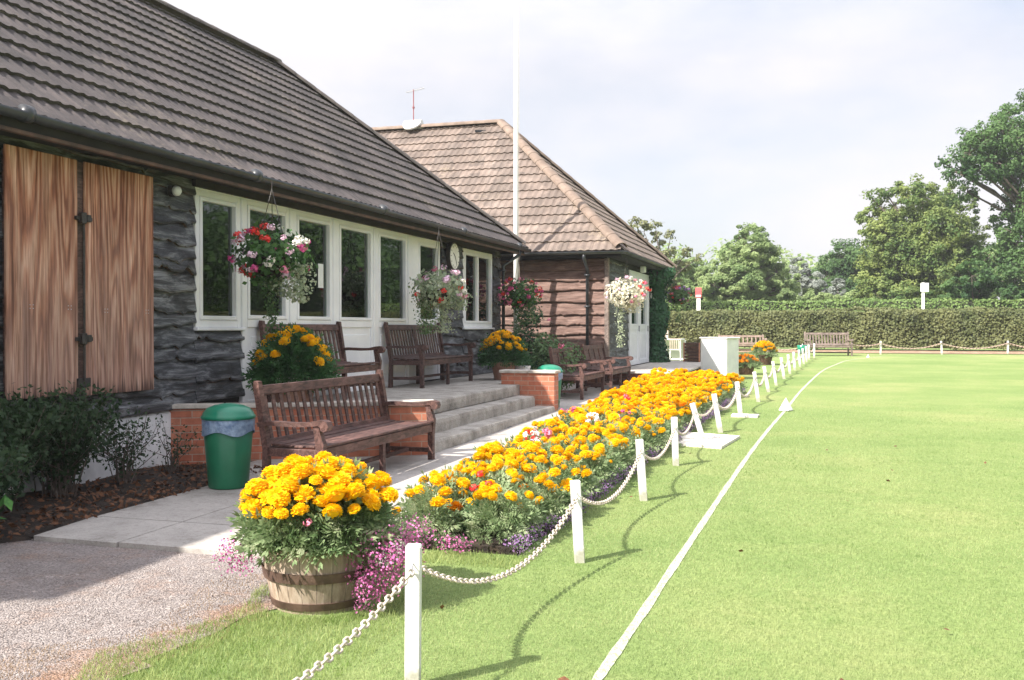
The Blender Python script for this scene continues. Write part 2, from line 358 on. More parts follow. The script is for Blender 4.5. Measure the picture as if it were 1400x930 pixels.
def ply_mat():
    m, nt, b = new_mat('weathered_plywood'); 
    v = coords(nt, (1, 3.4, 0.30))
    big = noise(nt, v, 1.15, 1.2, 0.35)
    k = nt.nodes.new('ShaderNodeMath'); k.operation = 'MULTIPLY'; nt.links.new(big, k.inputs[0]); k.inputs[1].default_value = 70
    wob = noise(nt, coords(nt, (1, 9, 1.2)), 1.5, 3)
    k2 = nt.nodes.new('ShaderNodeMath'); k2.operation = 'MULTIPLY_ADD'; nt.links.new(wob, k2.inputs[0]); k2.inputs[1].default_value = 7; nt.links.new(k.outputs[0], k2.inputs[2])
    sn = nt.nodes.new('ShaderNodeMath'); sn.operation = 'SINE'; nt.links.new(k2.outputs[0], sn.inputs[0])
    mr0 = nt.nodes.new('ShaderNodeMapRange'); nt.links.new(sn.outputs[0], mr0.inputs[0]); mr0.inputs[1].default_value = -1; mr0.inputs[2].default_value = 1
    c = ramp(nt, mr0.outputs[0], [(0.02, (0.19, 0.062, 0.030)), (0.25, (0.31, 0.115, 0.060)), (0.6, (0.39, 0.18, 0.105)), (1, (0.45, 0.25, 0.165))])
    patch = noise(nt, coords(nt, (1, 3.5, 0.6)), 1.6, 4, 0.6)
    c = mixc(nt, 0.85, c, ramp(nt, patch, [(0.32, (0.62, 0.52, 0.48)), (0.5, (1, 1, 1)), (0.7, (1.35, 1.5, 1.7))]), 'MULTIPLY')
    # height-related weathering of the sheet itself: greyer, paler lower half
    s = nt.nodes.new('ShaderNodeSeparateXYZ'); tc = nt.nodes.new('ShaderNodeTexCoord'); nt.links.new(tc.outputs['Object'], s.inputs[0])
    hz = nt.nodes.new('ShaderNodeMath'); hz.operation = 'MULTIPLY_ADD'; nt.links.new(noise(nt, coords(nt, (1, 6, 0.7)), 2.0, 5), hz.inputs[0]); hz.inputs[1].default_value = 2.4; nt.links.new(s.outputs[2], hz.inputs[2])
    f = ramp(nt, hz.outputs[0], [(0.0, (0.75, 0.75, 0.75)), (1.0, (0.05, 0.05, 0.05))])
    mr = nt.nodes.new('ShaderNodeMapRange'); nt.links.new(hz.outputs[0], mr.inputs[0]); mr.inputs[1].default_value = 2.3; mr.inputs[2].default_value = 4.0; mr.inputs[3].default_value = 0.55; mr.inputs[4].default_value = 0.0
    c = mixc(nt, mr.outputs[0], c, (0.33, 0.23, 0.19))
    streak = noise(nt, coords(nt, (1, 26, 0.9)), 1.3, 5, 0.7)
    c = mixc(nt, 0.85, c, ramp(nt, streak, [(0.36, (0.55, 0.46, 0.42)), (0.47, (1, 1, 1)), (0.60, (1.25, 1.35, 1.45))]), 'MULTIPLY')
    wet = nt.nodes.new('ShaderNodeMath'); wet.operation = 'MULTIPLY_ADD'; nt.links.new(noise(nt, coords(nt, (1, 30, 0.5)), 1.5, 4, 0.7), wet.inputs[0]); wet.inputs[1].default_value = -0.75; nt.links.new(s.outputs[2], wet.inputs[2])
    c = mixc(nt, 1.0, c, ramp(nt, wet.outputs[0], [(0.46, (0.25, 0.22, 0.22)), (0.56, (1, 1, 1))]), 'MULTIPLY')
    fine = noise(nt, coords(nt, (1, 60, 1.6)), 2.0, 3)
    c = mixc(nt, 0.8, c, ramp(nt, fine, [(0.35, (0.62, 0.58, 0.56)), (0.65, (1.2, 1.2, 1.2))]), 'MULTIPLY')
    nt.links.new(c, b.inputs['Base Color']); b.inputs['Roughness'].default_value = 0.75
    bump(nt, b, fine, 0.3, 0.004); return m
M['ply'] = ply_mat()
M['white'] = noisy('white_paint', (0.70, 0.70, 0.70), (0.82, 0.82, 0.80), 3, 0.45, 0.08, 40)
M['upvc'] = noisy('white_frame', (0.72, 0.73, 0.76), (0.82, 0.83, 0.85), 2, 0.35, 0.03, 40)
M['post'] = noisy('white_post_paint', (0.56, 0.55, 0.53), (0.74, 0.73, 0.72), 9, 0.55, 0.2, 50)
m_, nt_, b_ = M['post'], M['post'].node_tree, M['post'].node_tree.nodes['Principled BSDF']
sp_ = nt_.nodes.new('ShaderNodeSeparateXYZ'); tc_ = nt_.nodes.new('ShaderNodeTexCoord'); nt_.links.new(tc_.outputs['Object'], sp_.inputs[0])
ma_ = nt_.nodes.new('ShaderNodeMath'); ma_.operation = 'MULTIPLY_ADD'; nt_.links.new(noise(nt_, tc_.outputs['Object'], 40, 4), ma_.inputs[0]); ma_.inputs[1].default_value = -0.14; nt_.links.new(sp_.outputs[2], ma_.inputs[2])
cr_ = ramp(nt_, ma_.outputs[0], [(-0.0, (0.62, 0.62, 0.52)), (0.05, (1, 1, 1))])
old_ = b_.inputs['Base Color'].links[0].from_socket; nt_.links.new(mixc(nt_, 1.0, old_, cr_, 'MULTIPLY'), b_.inputs['Base Color'])
M['chain'] = noisy('cream_chain', (0.40, 0.34, 0.28), (0.60, 0.53, 0.46), 30, 0.45, 0.1, 90)
M['plaster'] = noisy('white_plinth_render', (0.55, 0.56, 0.58), (0.78, 0.78, 0.79), 3, 0.85, 0.4, 30)
M['black'] = noisy('black_plastic', (0.012, 0.013, 0.016), (0.03, 0.032, 0.038), 6, 0.35, 0.05)
M['gutter'] = noisy('gutter_black', (0.020, 0.024, 0.030), (0.05, 0.056, 0.065), 3, 0.4, 0.05)
M['fascia'] = noisy('fascia_brown', (0.05, 0.03, 0.024), (0.13, 0.07, 0.055), 5, 0.7, 0.2)
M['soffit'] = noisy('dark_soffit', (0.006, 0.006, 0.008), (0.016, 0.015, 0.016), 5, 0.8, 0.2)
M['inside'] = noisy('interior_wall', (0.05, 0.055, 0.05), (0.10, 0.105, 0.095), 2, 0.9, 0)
def teak(name, c1, c2, c3):
    m, nt, b = new_mat(name); tc = coords(nt, (6, 1.5, 6))
    f = noise(nt, tc, 5, 5, 0.65, 0.8); f0 = noise(nt, coords(nt), 2.2, 3)
    c = ramp(nt, f, [(0.36, c1), (0.5, c2), (0.66, c3)])
    c = mixc(nt, 0.6, c, ramp(nt, f0, [(0.38, (0.62, 0.6, 0.62)), (0.65, (1.3, 1.25, 1.25))]), 'MULTIPLY')
    nt.links.new(c, b.inputs['Base Color']); b.inputs['Roughness'].default_value = 0.6
    bump(nt, b, f, 0.3, 0.004); return m
M['teak'] = teak('brown_bench_wood', (0.036, 0.015, 0.012), (0.085, 0.040, 0.032), (0.155, 0.084, 0.070))
M['teak_dark'] = teak('dark_bench_wood', (0.032, 0.017, 0.014), (0.068, 0.036, 0.031), (0.125, 0.072, 0.062))
M['teak_pale'] = teak('silvered_bench_wood', (0.11, 0.085, 0.072), (0.19, 0.15, 0.13), (0.29, 0.235, 0.20))
M['bin'] = noisy('green_plastic', (0.010, 0.13, 0.065), (0.018, 0.18, 0.09), 4, 0.4, 0.05)
M['binlid'] = noisy('green_lid_plastic', (0.008, 0.17, 0.10), (0.015, 0.22, 0.13), 4, 0.3, 0.05)
M['liner'] = noisy('bin_liner', (0.10, 0.17, 0.30), (0.28, 0.38, 0.52), 16, 0.35, 0.9, 24, bd=0.02)
M['barrel'] = board_mat('barrel_oak', (0.20, 0.15, 0.11), (0.34, 0.27, 0.21), (0.48, 0.40, 0.33), 0.85)
def barrel_mat():
    m, nt, b = new_mat('barrel_staves'); tc = nt.nodes.new('ShaderNodeTexCoord')
    s = nt.nodes.new('ShaderNodeSeparateXYZ'); nt.links.new(tc.outputs['Object'], s.inputs[0])
    a = nt.nodes.new('ShaderNodeMath'); a.operation = 'ARCTAN2'; nt.links.new(s.outputs[1], a.inputs[0]); nt.links.new(s.outputs[0], a.inputs[1])
    k = nt.nodes.new('ShaderNodeMath'); k.operation = 'MULTIPLY'; nt.links.new(a.outputs[0], k.inputs[0]); k.inputs[1].default_value = 22 / (2 * math.pi)
    fr = nt.nodes.new('ShaderNodeMath'); fr.operation = 'FRACT'; nt.links.new(k.outputs[0], fr.inputs[0])
    gap = ramp(nt, fr.outputs[0], [(0.0, (0.2, 0.2, 0.2)), (0.06, (1, 1, 1))])
    fl = nt.nodes.new('ShaderNodeMath'); fl.operation = 'FLOOR'; nt.links.new(k.outputs[0], fl.inputs[0])
    wn_ = nt.nodes.new('ShaderNodeTexWhiteNoise'); wn_.noise_dimensions = '1D'; nt.links.new(fl.outputs[0], wn_.inputs['W'])
    tone = ramp(nt, wn_.outputs['Value'], [(0, (0.8, 0.78, 0.76)), (1, (1.15, 1.12, 1.1))])
    v = coords(nt, (8, 8, 1.2)); f = noise(nt, v, 5, 5, 0.7)
    c = ramp(nt, f, [(0.3, (0.22, 0.165, 0.12)), (0.5, (0.36, 0.29, 0.225)), (0.7, (0.48, 0.41, 0.34))])
    c = mixc(nt, 1, c, tone, 'MULTIPLY'); c = mixc(nt, 1, c, gap, 'MULTIPLY')
    nt.links.new(c, b.inputs['Base Color']); b.inputs['Roughness'].default_value = 0.85
    bump(nt, b, gap, 0.6, 0.01); return m
M['barrel'] = barrel_mat()
M['hoop'] = noisy('rusty_hoop', (0.05, 0.028, 0.020), (0.13, 0.08, 0.06), 9, 0.6, 0.3)
M['terra'] = noisy('terracotta', (0.26, 0.13, 0.09), (0.40, 0.23, 0.17), 6, 0.8, 0.2)
def petal(name, c1, c2, tr=0.35):
    m = noisy(name, c1, c2, 30, 0.65, 0.25, 90, bd=0.004, spec=0.2); nt = m.node_tree; b = nt.nodes['Principled BSDF']
    t = nt.nodes.new('ShaderNodeBsdfTranslucent'); t.inputs[0].default_value = (*c2, 1); mx = nt.nodes.new('ShaderNodeMixShader'); mx.inputs[0].default_value = tr
    nt.links.new(b.outputs[0], mx.inputs[1]); nt.links.new(t.outputs[0], mx.inputs[2]); nt.links.new(mx.outputs[0], nt.nodes['Material Output'].inputs[0]); return m
M['marigold'] = petal('marigold_petal', (0.90, 0.49, 0.002), (0.94, 0.64, 0.008))
M['marigold_orange'] = petal('orange_marigold_petal', (0.85, 0.30, 0.006), (0.88, 0.42, 0.01))
M['red'] = noisy('red_petal', (0.55, 0.012, 0.010), (0.75, 0.04, 0.03), 20, 0.5, 0)
M['pink'] = noisy('pink_petal', (0.62, 0.10, 0.22), (0.78, 0.30, 0.42), 14, 0.55, 0)
M['magenta'] = noisy('magenta_petal', (0.42, 0.03, 0.16), (0.62, 0.09, 0.28), 14, 0.55, 0)
M['palepink'] = noisy('pale_pink_petal', (0.68, 0.42, 0.58), (0.80, 0.62, 0.72), 14, 0.55, 0)
M['whitep'] = noisy('white_petal', (0.74, 0.72, 0.66), (0.82, 0.82, 0.76), 14, 0.6, 0)
M['purple'] = noisy('purple_petal', (0.20, 0.08, 0.32), (0.38, 0.20, 0.48), 14, 0.6, 0)
M['lobelia'] = leafmat('lobelia_flower', (0.54, 0.09, 0.34), (0.74, 0.26, 0.52), 8, 0.3)
M['alyssum'] = leafmat('purple_edging_flower', (0.20, 0.09, 0.28), (0.40, 0.24, 0.46), 8, 0.3)
M['mari_leaf'] = leafmat('marigold_leaf', (0.09, 0.17, 0.06), (0.30, 0.38, 0.20), 9, 0.4, c3=(0.46, 0.50, 0.32))
M['mari_leaf_dark'] = leafmat('dark_marigold_leaf', (0.018, 0.07, 0.025), (0.06, 0.15, 0.05), 6, 0.3)
M['ger_leaf'] = leafmat('basket_leaf', (0.02, 0.07, 0.02), (0.07, 0.16, 0.045), 5, 0.3)
M['silver_leaf'] = leafmat('silvery_trailing_leaf', (0.20, 0.27, 0.15), (0.48, 0.54, 0.38), 7, 0.3)
M['trail'] = leafmat('trailing_leaf', (0.05, 0.11, 0.04), (0.15, 0.24, 0.10), 6, 0.3)
M['cream_leaf'] = leafmat('cream_petunia', (0.55, 0.52, 0.36), (0.80, 0.78, 0.64), 7, 0.3)
M['ivy'] = leafmat('ivy_leaf', (0.010, 0.05, 0.022), (0.04, 0.12, 0.05), 4, 0.2)
M['shrub'] = leafmat('shrub_leaf', (0.010, 0.032, 0.012), (0.040, 0.075, 0.030), 4, 0.25)
M['shrub_light'] = leafmat('bright_shrub_leaf', (0.03, 0.12, 0.02), (0.10, 0.26, 0.05), 4, 0.25)
M['litter'] = leafmat('dead_leaf', (0.05, 0.02, 0.01), (0.19, 0.085, 0.04), 9, 0.1)
M['oak'] = leafmat('oak_leaf', (0.030, 0.085, 0.028), (0.115, 0.205, 0.065), 0.45, 0.4)
M['oak_light'] = leafmat('light_oak_leaf', (0.08, 0.155, 0.045), (0.32, 0.38, 0.12), 0.5, 0.45)
M['ash'] = leafmat('ash_leaf', (0.16, 0.26, 0.10), (0.38, 0.47, 0.21), 0.6, 0.5)
M['sparse'] = leafmat('thin_tree_leaf', (0.13, 0.15, 0.07), (0.24, 0.25, 0.12), 0.6, 0.3)
M['grey_leaf'] = leafmat('grey_shrub_leaf', (0.17, 0.20, 0.17), (0.28, 0.31, 0.28), 0.8, 0.3)
M['hedge'] = leafmat('beech_hedge_leaf', (0.060, 0.085, 0.030), (0.17, 0.185, 0.075), 0.9, 0.25)
M['hedge2'] = leafmat('bright_hedge_leaf', (0.075, 0.15, 0.035), (0.17, 0.25, 0.075), 0.9, 0.25)
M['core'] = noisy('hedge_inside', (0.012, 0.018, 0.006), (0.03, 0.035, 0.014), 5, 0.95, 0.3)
M['bark'] = noisy('bark', (0.07, 0.055, 0.045), (0.16, 0.13, 0.11), 8, 0.9, 0.6, 20, bd=0.05)
M['line'] = noisy('white_line_paint', (0.22, 0.29, 0.13), (0.45, 0.47, 0.37), 55, 0.9, 0.5, 60, lo=0.30, hi=0.55)
M['mat'] = noisy('pale_board', (0.58, 0.55, 0.48), (0.74, 0.70, 0.63), 6, 0.8, 0.2)
M['rail'] = noisy('galvanised', (0.30, 0.30, 0.33), (0.42, 0.42, 0.45), 6, 0.4, 0)
M['maroon'] = noisy('maroon_aerial', (0.20, 0.05, 0.06), (0.32, 0.10, 0.10), 6, 0.5, 0)
M['metal'] = noisy('dark_iron', (0.012, 0.012, 0.014), (0.05, 0.042, 0.038), 12, 0.5, 0.4)
M['paper'] = noisy('notice_paper', (0.60, 0.62, 0.60), (0.70, 0.72, 0.70), 6, 0.8, 0)
M['orangewood'] = noisy('orange_wood', (0.42, 0.17, 0.10), (0.55, 0.28, 0.18), 6, 0.7, 0.2)
M['wicker'] = noisy('dark_brown_slats', (0.06, 0.03, 0.02), (0.14, 0.075, 0.05), 10, 0.7, 0.4)
M['signred'] = noisy('red_sign', (0.55, 0.07, 0.08), (0.65, 0.13, 0.13), 5, 0.5, 0)
def glass_mat():
    m, nt, b = new_mat('window_glass'); nt.nodes.remove(b)
    tr = nt.nodes.new('ShaderNodeBsdfTransparent'); tr.inputs[0].default_value = (0.55, 0.62, 0.60, 1)
    gl = nt.nodes.new('ShaderNodeBsdfGlossy'); gl.inputs['Roughness'].default_value = 0.015; gl.inputs[0].default_value = (0.9, 0.95, 0.92, 1)
    fr = nt.nodes.new('ShaderNodeFresnel'); fr.inputs[0].default_value = 1.55
    v = coords(nt); bn = nt.nodes.new('ShaderNodeBump'); bn.inputs['Strength'].default_value = 0.05; bn.inputs['Distance'].default_value = 0.02
    nt.links.new(noise(nt, v, 1.5, 1), bn.inputs['Height']); nt.links.new(bn.outputs[0], gl.inputs['Normal'])
    k = nt.nodes.new('ShaderNodeMath'); k.operation = 'MULTIPLY'; nt.links.new(fr.outputs[0], k.inputs[0]); k.inputs[1].default_value = 1.35; k.use_clamp = True
    mx = nt.nodes.new('ShaderNodeMixShader'); nt.links.new(k.outputs[0], mx.inputs[0]); nt.links.new(tr.outputs[0], mx.inputs[1]); nt.links.new(gl.outputs[0], mx.inputs[2])
    nt.links.new(mx.outputs[0], nt.nodes['Material Output'].inputs[0]); return m
M['glass'] = glass_mat()

# ------------------------------------------------------------------ ground, gravel, paths
def sheet(name, poly_rows, mat, dz, thick=None):
    """poly_rows: list of (y, x0, x1); strip following the ground at dz above it"""
    mb = MB(); n = len(poly_rows); vs = []
    for y, x0, x1 in poly_rows:
        vs += [(x0, y, gz(x0, y) + dz), (x1, y, gz(x1, y) + dz)]
    fs = [(2 * i, 2 * i + 1, 2 * i + 3, 2 * i + 2) for i in range(n - 1)]
    mb.add(vs, fs)
    if thick:
        for i in range(n - 1):
            for k in (0, 1):
                a, b = vs[2 * i + k], vs[2 * i + 2 + k]
                mb.add([a, b, (b[0], b[1], b[2] - thick), (a[0], a[1], a[2] - thick)], [(0, 1, 2, 3)])
        for i in (0, n - 1):
            a, b = vs[2 * i], vs[2 * i + 1]
            mb.add([a, b, (b[0], b[1], b[2] - thick), (a[0], a[1], a[2] - thick)], [(0, 1, 2, 3)])
    return mb.build(name, mat)
mb = MB(); ys = [-60, -20, 0, 5, 12, 20, 30, 40, 50, 70, 120, 300, 900]; xs = [-900, -100, -20, 0, 20, 100, 900]
mb.add([(x, y, gz(x, y)) for y in ys for x in xs], [(j * 7 + i, j * 7 + i + 1, j * 7 + 8 + i, j * 7 + 7 + i) for j in range(len(ys) - 1) for i in range(6)])
tag(mb.build('lawn', M['lawn']), kind='structure')

def frange(a, b, s):
    n = int(round((b - a) / s)); return [a + (b - a) * i / n for i in range(n + 1)]
# gravel with a ragged edge against the grass
def gx(y): return -2.78 + 0.07 * math.sin(y * 3.1) + 0.05 * math.sin(y * 8.3 + 1) + (0.10 if y < 3.6 else 0) - 0.05 * max(0, y - 4.6)
rows = [(y, -40, gx(y)) for y in frange(-12, 5.45, 0.12)]
tag(sheet('gravel_drive', rows, M['gravel'], 0.004), kind='structure')
rows = [(y, gx(y) - 0.16 - 0.22 * math.sin(y * 2.2 + 0.4) ** 2 + 0.05 * math.sin(y * 17) + random.uniform(-0.04, 0.04), gx(y) + 0.03 + 0.03 * math.sin(y * 11)) for y in frange(1.0, 4.7, 0.035)]
tag(sheet('dirt_verge', rows, M['dirt_g'], 0.007), kind='structure')
# path of concrete slabs along the flower bed
def bedL(y): return -2.62 - 0.05 * (y - 6) if y < 20 else -3.32
def path_left(y): return -5.12 - 0.1 * (y - 5.4) / 2.4 if y < 8.4 else -5.24 - 0.4 * min(1, (y - 8.4))
mb = MB()
ycuts = [5.46, 6.15, 8.2, 10.6, 13.0, 15.4, 17.8, 20.2, 22.6]
for i in range(len(ycuts) - 1):
    y0, y1 = ycuts[i], ycuts[i + 1]
    for j, (xa, xb) in enumerate((( -5.16 if y0 < 8 else -5.6, -4.42), (-4.41, bedL(0.5 * (y0 + y1)) + 0.10))):
        if i == 0 and j == 0: vs0 = ((-5.10, y0), (xb, y0 - 0.02), (xb, y1 - .012), (-5.17, y1 - .012))
        else: vs0 = ((xa, y0), (xb, y0 - (0.04 if i == 0 else 0)), (xb, y1 - .012), (xa, y1 - .012))
        top = [(x, y, gz(x, y) + 0.035) for x, y in vs0]; bot = [(x, y, gz(x, y) - 0.02) for x, y in vs0]
        mb.add(top + bot, [(0, 1, 2, 3)] + [(k, (k + 1) % 4, 4 + (k + 1) % 4, 4 + k) for k in range(4)])
tag(mb.build('path', M['slab']), kind='structure')
mb = MB(); mb.add([(-5.6, 5.5, 0.02), (-2.7, 5.5, 0.02), (-3.2, 22.6, gz(0, 22.6) + 0.02), (-5.6, 22.6, gz(0, 22.6) + 0.02)], [(0, 1, 2, 3)])
tag(mb.build('path_bedding', M['soil']), kind='structure')
# soil border under the shutters
mb = MB()
for i, y in enumerate(frange(0.5, 9.2, 0.3)):
    pass
ysb = frange(0.5, 9.4, 0.25)
vs = []; 
for y in ysb:
    for k in range(6):
        x = -6.5 + (1.42 if y > 5.4 else 1.30 + 0.1 * math.sin(y * 2)) * k / 5 * (1.0 if y < 8.2 else 0.95)
        vs.append((x, y, 0.012 + (0.05 + 0.02 * math.sin(y * 4 + k)) * math.sin(math.pi * min(1, (5 - k) / 3.0) / 2) if k < 5 else 0.0))
mb.add(vs, [(6 * j + k, 6 * j + k + 1, 6 * j + 7 + k, 6 * j + 6 + k) for j in range(len(ysb) - 1) for k in range(5)])
tag(mb.build('soil_border', M['soil'], smooth=True), kind='structure')
# soil of the marigold bed
def bedR(y): return -1.84 + 0.022 * (y - 6)
rows = [(y, bedL(y) + 0.03, bedR(y)) for y in frange(6.0, 20.6, 0.5)]
tag(sheet('flower_bed_soil', rows, M['soil'], 0.045, 0.06), kind='structure')
# reddish bank below the far hedge
tag(sheet('earth_bank', [(44.5, -16, 40), (46.5, -16, 40), (49, -16, 40)], M['bank'], 0.02), kind='structure')
# boundary line
pts = [(-0.90, 2.2), (-0.88, 4.0), (-0.84, 6.7), (-0.77, 10.9), (-0.68, 14.0), (-0.56, 17.1), (-0.40, 21.8), (-0.02, 29.2), (0.40, 33.5), (0.95, 37.4), (2.2, 41)]
def spline(pts, n):
    P = [pts[0]] + list(pts) + [pts[-1]]; out = []
    for i in range(1, len(P) - 2):
        for k in range(n):
            t = k / n; p0, p1, p2, p3 = P[i - 1], P[i], P[i + 1], P[i + 2]
            out.append(tuple(0.5 * (2 * p1[j] + (p2[j] - p0[j]) * t + (2 * p0[j] - 5 * p1[j] + 4 * p2[j] - p3[j]) * t * t + (3 * p1[j] - p0[j] - 3 * p2[j] + p3[j]) * t ** 3) for j in range(len(p1))))
    out.append(tuple(pts[-1])); return out
cp = spline(pts, 45); rows = []
for i, (x, y) in enumerate(cp):
    w = 0.024 + 0.002 * math.sin(i * 0.4) + 0.002 * random.uniform(-1, 1)
    rows.append((y, x - w, x + w))
tag(sheet('white_boundary_line', rows, M['line'], 0.004), kind='structure')

# ------------------------------------------------------------------ roofs
def tiled_slope(name, mat, parent, origin, along, up, normal, length, slope_len, clips, gauge=0.345, period=0.15, amp=0.013, step=0.034):
    """rows of rolled tiles in the plane (along, up); clips: list of (point, normal) keeping the side the normal points away from"""
    import bmesh
    origin, along, up, normal = map(Vector, (origin, along, up, normal))
    prof = [0, 0.12, 0.45, 0.85, 1.0, 0.85, 0.45, 0.12]
    nx = int(length / period * len(prof)); rows_n = int(math.ceil(slope_len / gauge))
    us = np.arange(nx + 1) * period / len(prof)
    hs = np.array([prof[i % len(prof)] for i in range(nx + 1)]) * amp
    V = []; F = []
    o = np.array(origin); A = np.array(along); U = np.array(up); N = np.array(normal)
    for r in range(rows_n):
        b = len(V) and sum(len(v) for v in V)
        z0 = r * gauge; z1 = min(z0 + gauge + 0.02, slope_len + 0.02)
        jit = rng.normal(0, 0.0018, nx + 1)
        low = o + us[:, None] * A + z0 * U + (hs + step + jit)[:, None] * N
        lowb = o + us[:, None] * A + z0 * U + (hs + step - 0.034 + jit)[:, None] * N
        hi = o + us[:, None] * A + z1 * U + (hs * 0.98 + 0.0 + jit)[:, None] * N
        V += [lowb, low, hi]; n1 = nx + 1
        i = np.arange(nx)
        F.append(np.stack([b + i, b + i + 1, b + n1 + i + 1, b + n1 + i], 1))
        F.append(np.stack([b + n1 + i, b + n1 + i + 1, b + 2 * n1 + i + 1, b + 2 * n1 + i], 1))
    V = np.concatenate(V); F = np.concatenate(F)
    me = bpy.data.meshes.new(name); me.from_pydata(V.tolist(), [], F.tolist())
    bm = bmesh.new(); bm.from_mesh(me)
    for p, n in clips:
        bmesh.ops.bisect_plane(bm, geom=list(bm.verts) + list(bm.edges) + list(bm.faces), plane_co=Vector(p), plane_no=Vector(n), clear_outer=True)
    bm.to_mesh(me); bm.free(); me.materials.append(mat)
    ob = bpy.data.objects.new(name, me); link(ob, parent); return ob
def cap_run(mb, p, q, r=0.11, seg=0.42):
    """half-round ridge tiles from p to q"""
    p = Vector(p); q = Vector(q); t = q - p; L = t.length; t.normalize(); n = max(1, int(L / seg))
    side = t.cross(Vector((0, 0, 1))).normalized(); u = side.cross(t)
    for i in range(n):
        a = p + t * (L * i / n); b = p + t * (L * (i + 1) / n + 0.01)
        vs = []
        for c, rr in ((a, r * 1.04), (b, r * 0.97)):
            for k in range(9):
                ang = math.pi * k / 8
                vs.append(c + side * math.cos(ang) * rr + u * (math.sin(ang) * rr * 0.75 - 0.02))
            for k in range(9):
                ang = math.pi * (8 - k) / 8
                vs.append(c + side * math.cos(ang) * (rr - 0.02) + u * (math.sin(ang) * (rr - 0.02) * 0.75 - 0.02))
        fs = [(k, (k + 1) % 18, 18 + (k + 1) % 18, 18 + k) for k in range(18)] + [list(range(18)), list(range(18, 36))[::-1]]
        mb.add(vs, fs)

# ------------------------------------------------------------------ the clubhouse (main building)
WX = -6.40                       # wall face
EX, EZ = -6.0, 3.15              # eave
YC, YN = 20.1, 1.6               # far and near eave ends
RUN = 3.74; RX, RZ = EX - RUN, 6.35
YR = YC - RUN; YRN = YN
club = thing('clubhouse', 'long dark clubhouse with waney board walls, plywood shutters, white glazed doors and grey tiled roof', 'building', (WX, 10, 0))
club.location = (0, 0, 0)
def waney(name, mat, parent, fmap, u0, u1, v0, v1, course=0.22, amp=0.022, seed=1, out=0.03):
    """overlapping boards with natural wavy lower edges; fmap(u, v, w) -> point"""
    rs = random.Random(seed); mb = MB(); n = max(2, int((u1 - u0) / 0.022))
    v = v0
    while v < v1 - 0.02:
        h = course * rs.uniform(0.8, 1.2)
        top = min(v + h + 0.05, v1)
        ph = [rs.uniform(0, 6.28) for _ in range(6)]; k1, k2, k3 = rs.uniform(1.2, 2.6), rs.uniform(4, 7), rs.uniform(11, 19)
        notch = [(rs.uniform(u0, u1), rs.uniform(0.015, 0.05), rs.uniform(-0.9, 0.9)) for _ in range(max(2, int((u1 - u0) * 4)))]
        rows_ = [[], [], [], [], []]
        for i in range(n + 1):
            u = u0 + (u1 - u0) * i / n
            e = amp * (math.sin(k1 * u + ph[0]) + 0.5 * math.sin(k2 * u + ph[1]) + 0.25 * math.sin(k3 * u + ph[2]))
            for nu, nw, na in notch: e += na * amp * 1.6 * math.exp(-((u - nu) / nw) ** 2)
            if v > v0: zb = max(v0, v + e)
            else: zb = v0
            zb = min(zb, top - 0.03)
            bul = 0.005 * math.sin(k2 * 0.7 * u + ph[3]) + 0.005 * math.sin(k3 * 0.6 * u + ph[4])
            rows_[0].append(fmap(u, zb, 0.0)); rows_[1].append(fmap(u, zb, out * 0.95))
            rows_[2].append(fmap(u, zb + 0.02, out + 0.004 + bul * 0.3)); rows_[3].append(fmap(u, 0.5 * (zb + top), out * 0.62 + bul))
            rows_[4].append(fmap(u, top, 0.002))
        vs = sum(rows_, []); N1 = n + 1
        fs = [(r * N1 + i, r * N1 + i + 1, (r + 1) * N1 + i + 1, (r + 1) * N1 + i) for r in range(4) for i in range(n)]
        fs += [[r * N1 for r in range(5)], [r * N1 + n for r in range(5)][::-1]]
        b = len(mb.f); mb.add(vs, fs)
        for i in range(b, b + n): mb.m[i] = 1
        v += h
    return mb.build(name, [mat, M['edge']], parent)
fX = lambda u, v, w: (WX + w, u, v)
# structural walls (inner leaf) with openings
mb = MB(); T = 0.25
def wallseg(y0, y1, z0, z1): mb.box(WX - T, WX - 0.004, y0, y1, z0, z1)
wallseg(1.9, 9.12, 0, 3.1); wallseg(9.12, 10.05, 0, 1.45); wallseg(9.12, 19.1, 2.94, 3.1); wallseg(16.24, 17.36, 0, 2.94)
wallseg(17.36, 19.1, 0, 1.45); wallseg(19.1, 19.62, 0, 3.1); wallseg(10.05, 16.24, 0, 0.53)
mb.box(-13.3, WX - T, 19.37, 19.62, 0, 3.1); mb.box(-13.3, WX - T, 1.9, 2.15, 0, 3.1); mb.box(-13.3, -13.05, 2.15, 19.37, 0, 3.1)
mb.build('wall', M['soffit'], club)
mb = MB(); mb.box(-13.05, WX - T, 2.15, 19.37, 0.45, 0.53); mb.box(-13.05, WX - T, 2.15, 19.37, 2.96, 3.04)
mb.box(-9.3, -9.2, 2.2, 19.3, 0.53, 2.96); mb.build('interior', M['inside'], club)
# plinths
mb = MB(); mb.box(WX - 0.02, WX + 0.055, 1.9, 8.69, -0.05, 0.60, bev=0.02); mb.build('white_plinth', M['plaster'], club)
# claddings
waney('cladding', M['board'], club, fX, 1.92, 9.10, 0.62, 3.08, seed=3, course=0.18, amp=0.026, out=0.05)
waney('cladding', M['board'], club, fX, 9.10, 10.02, 0.66, 1.45, seed=5, course=0.20, amp=0.026, out=0.05)
waney('cladding', M['board'], club, fX, 16.26, 17.34, 0.54, 2.95, seed=6, course=0.18, amp=0.026, out=0.05)
waney('cladding', M['board'], club, fX, 17.34, 19.12, 0.54, 1.43, seed=7, course=0.22, amp=0.03, out=0.05)
waney('cladding', M['board'], club, fX, 19.12, 19.60, 0.54, 3.05, seed=8, course=0.22, amp=0.03, out=0.05)
waney('end_cladding', M['board'], club, lambda u, v, w: (u, 19.625 + w, v), -9.5, WX + 0.02, 0.1, 3.05, seed=9, out=0.03)
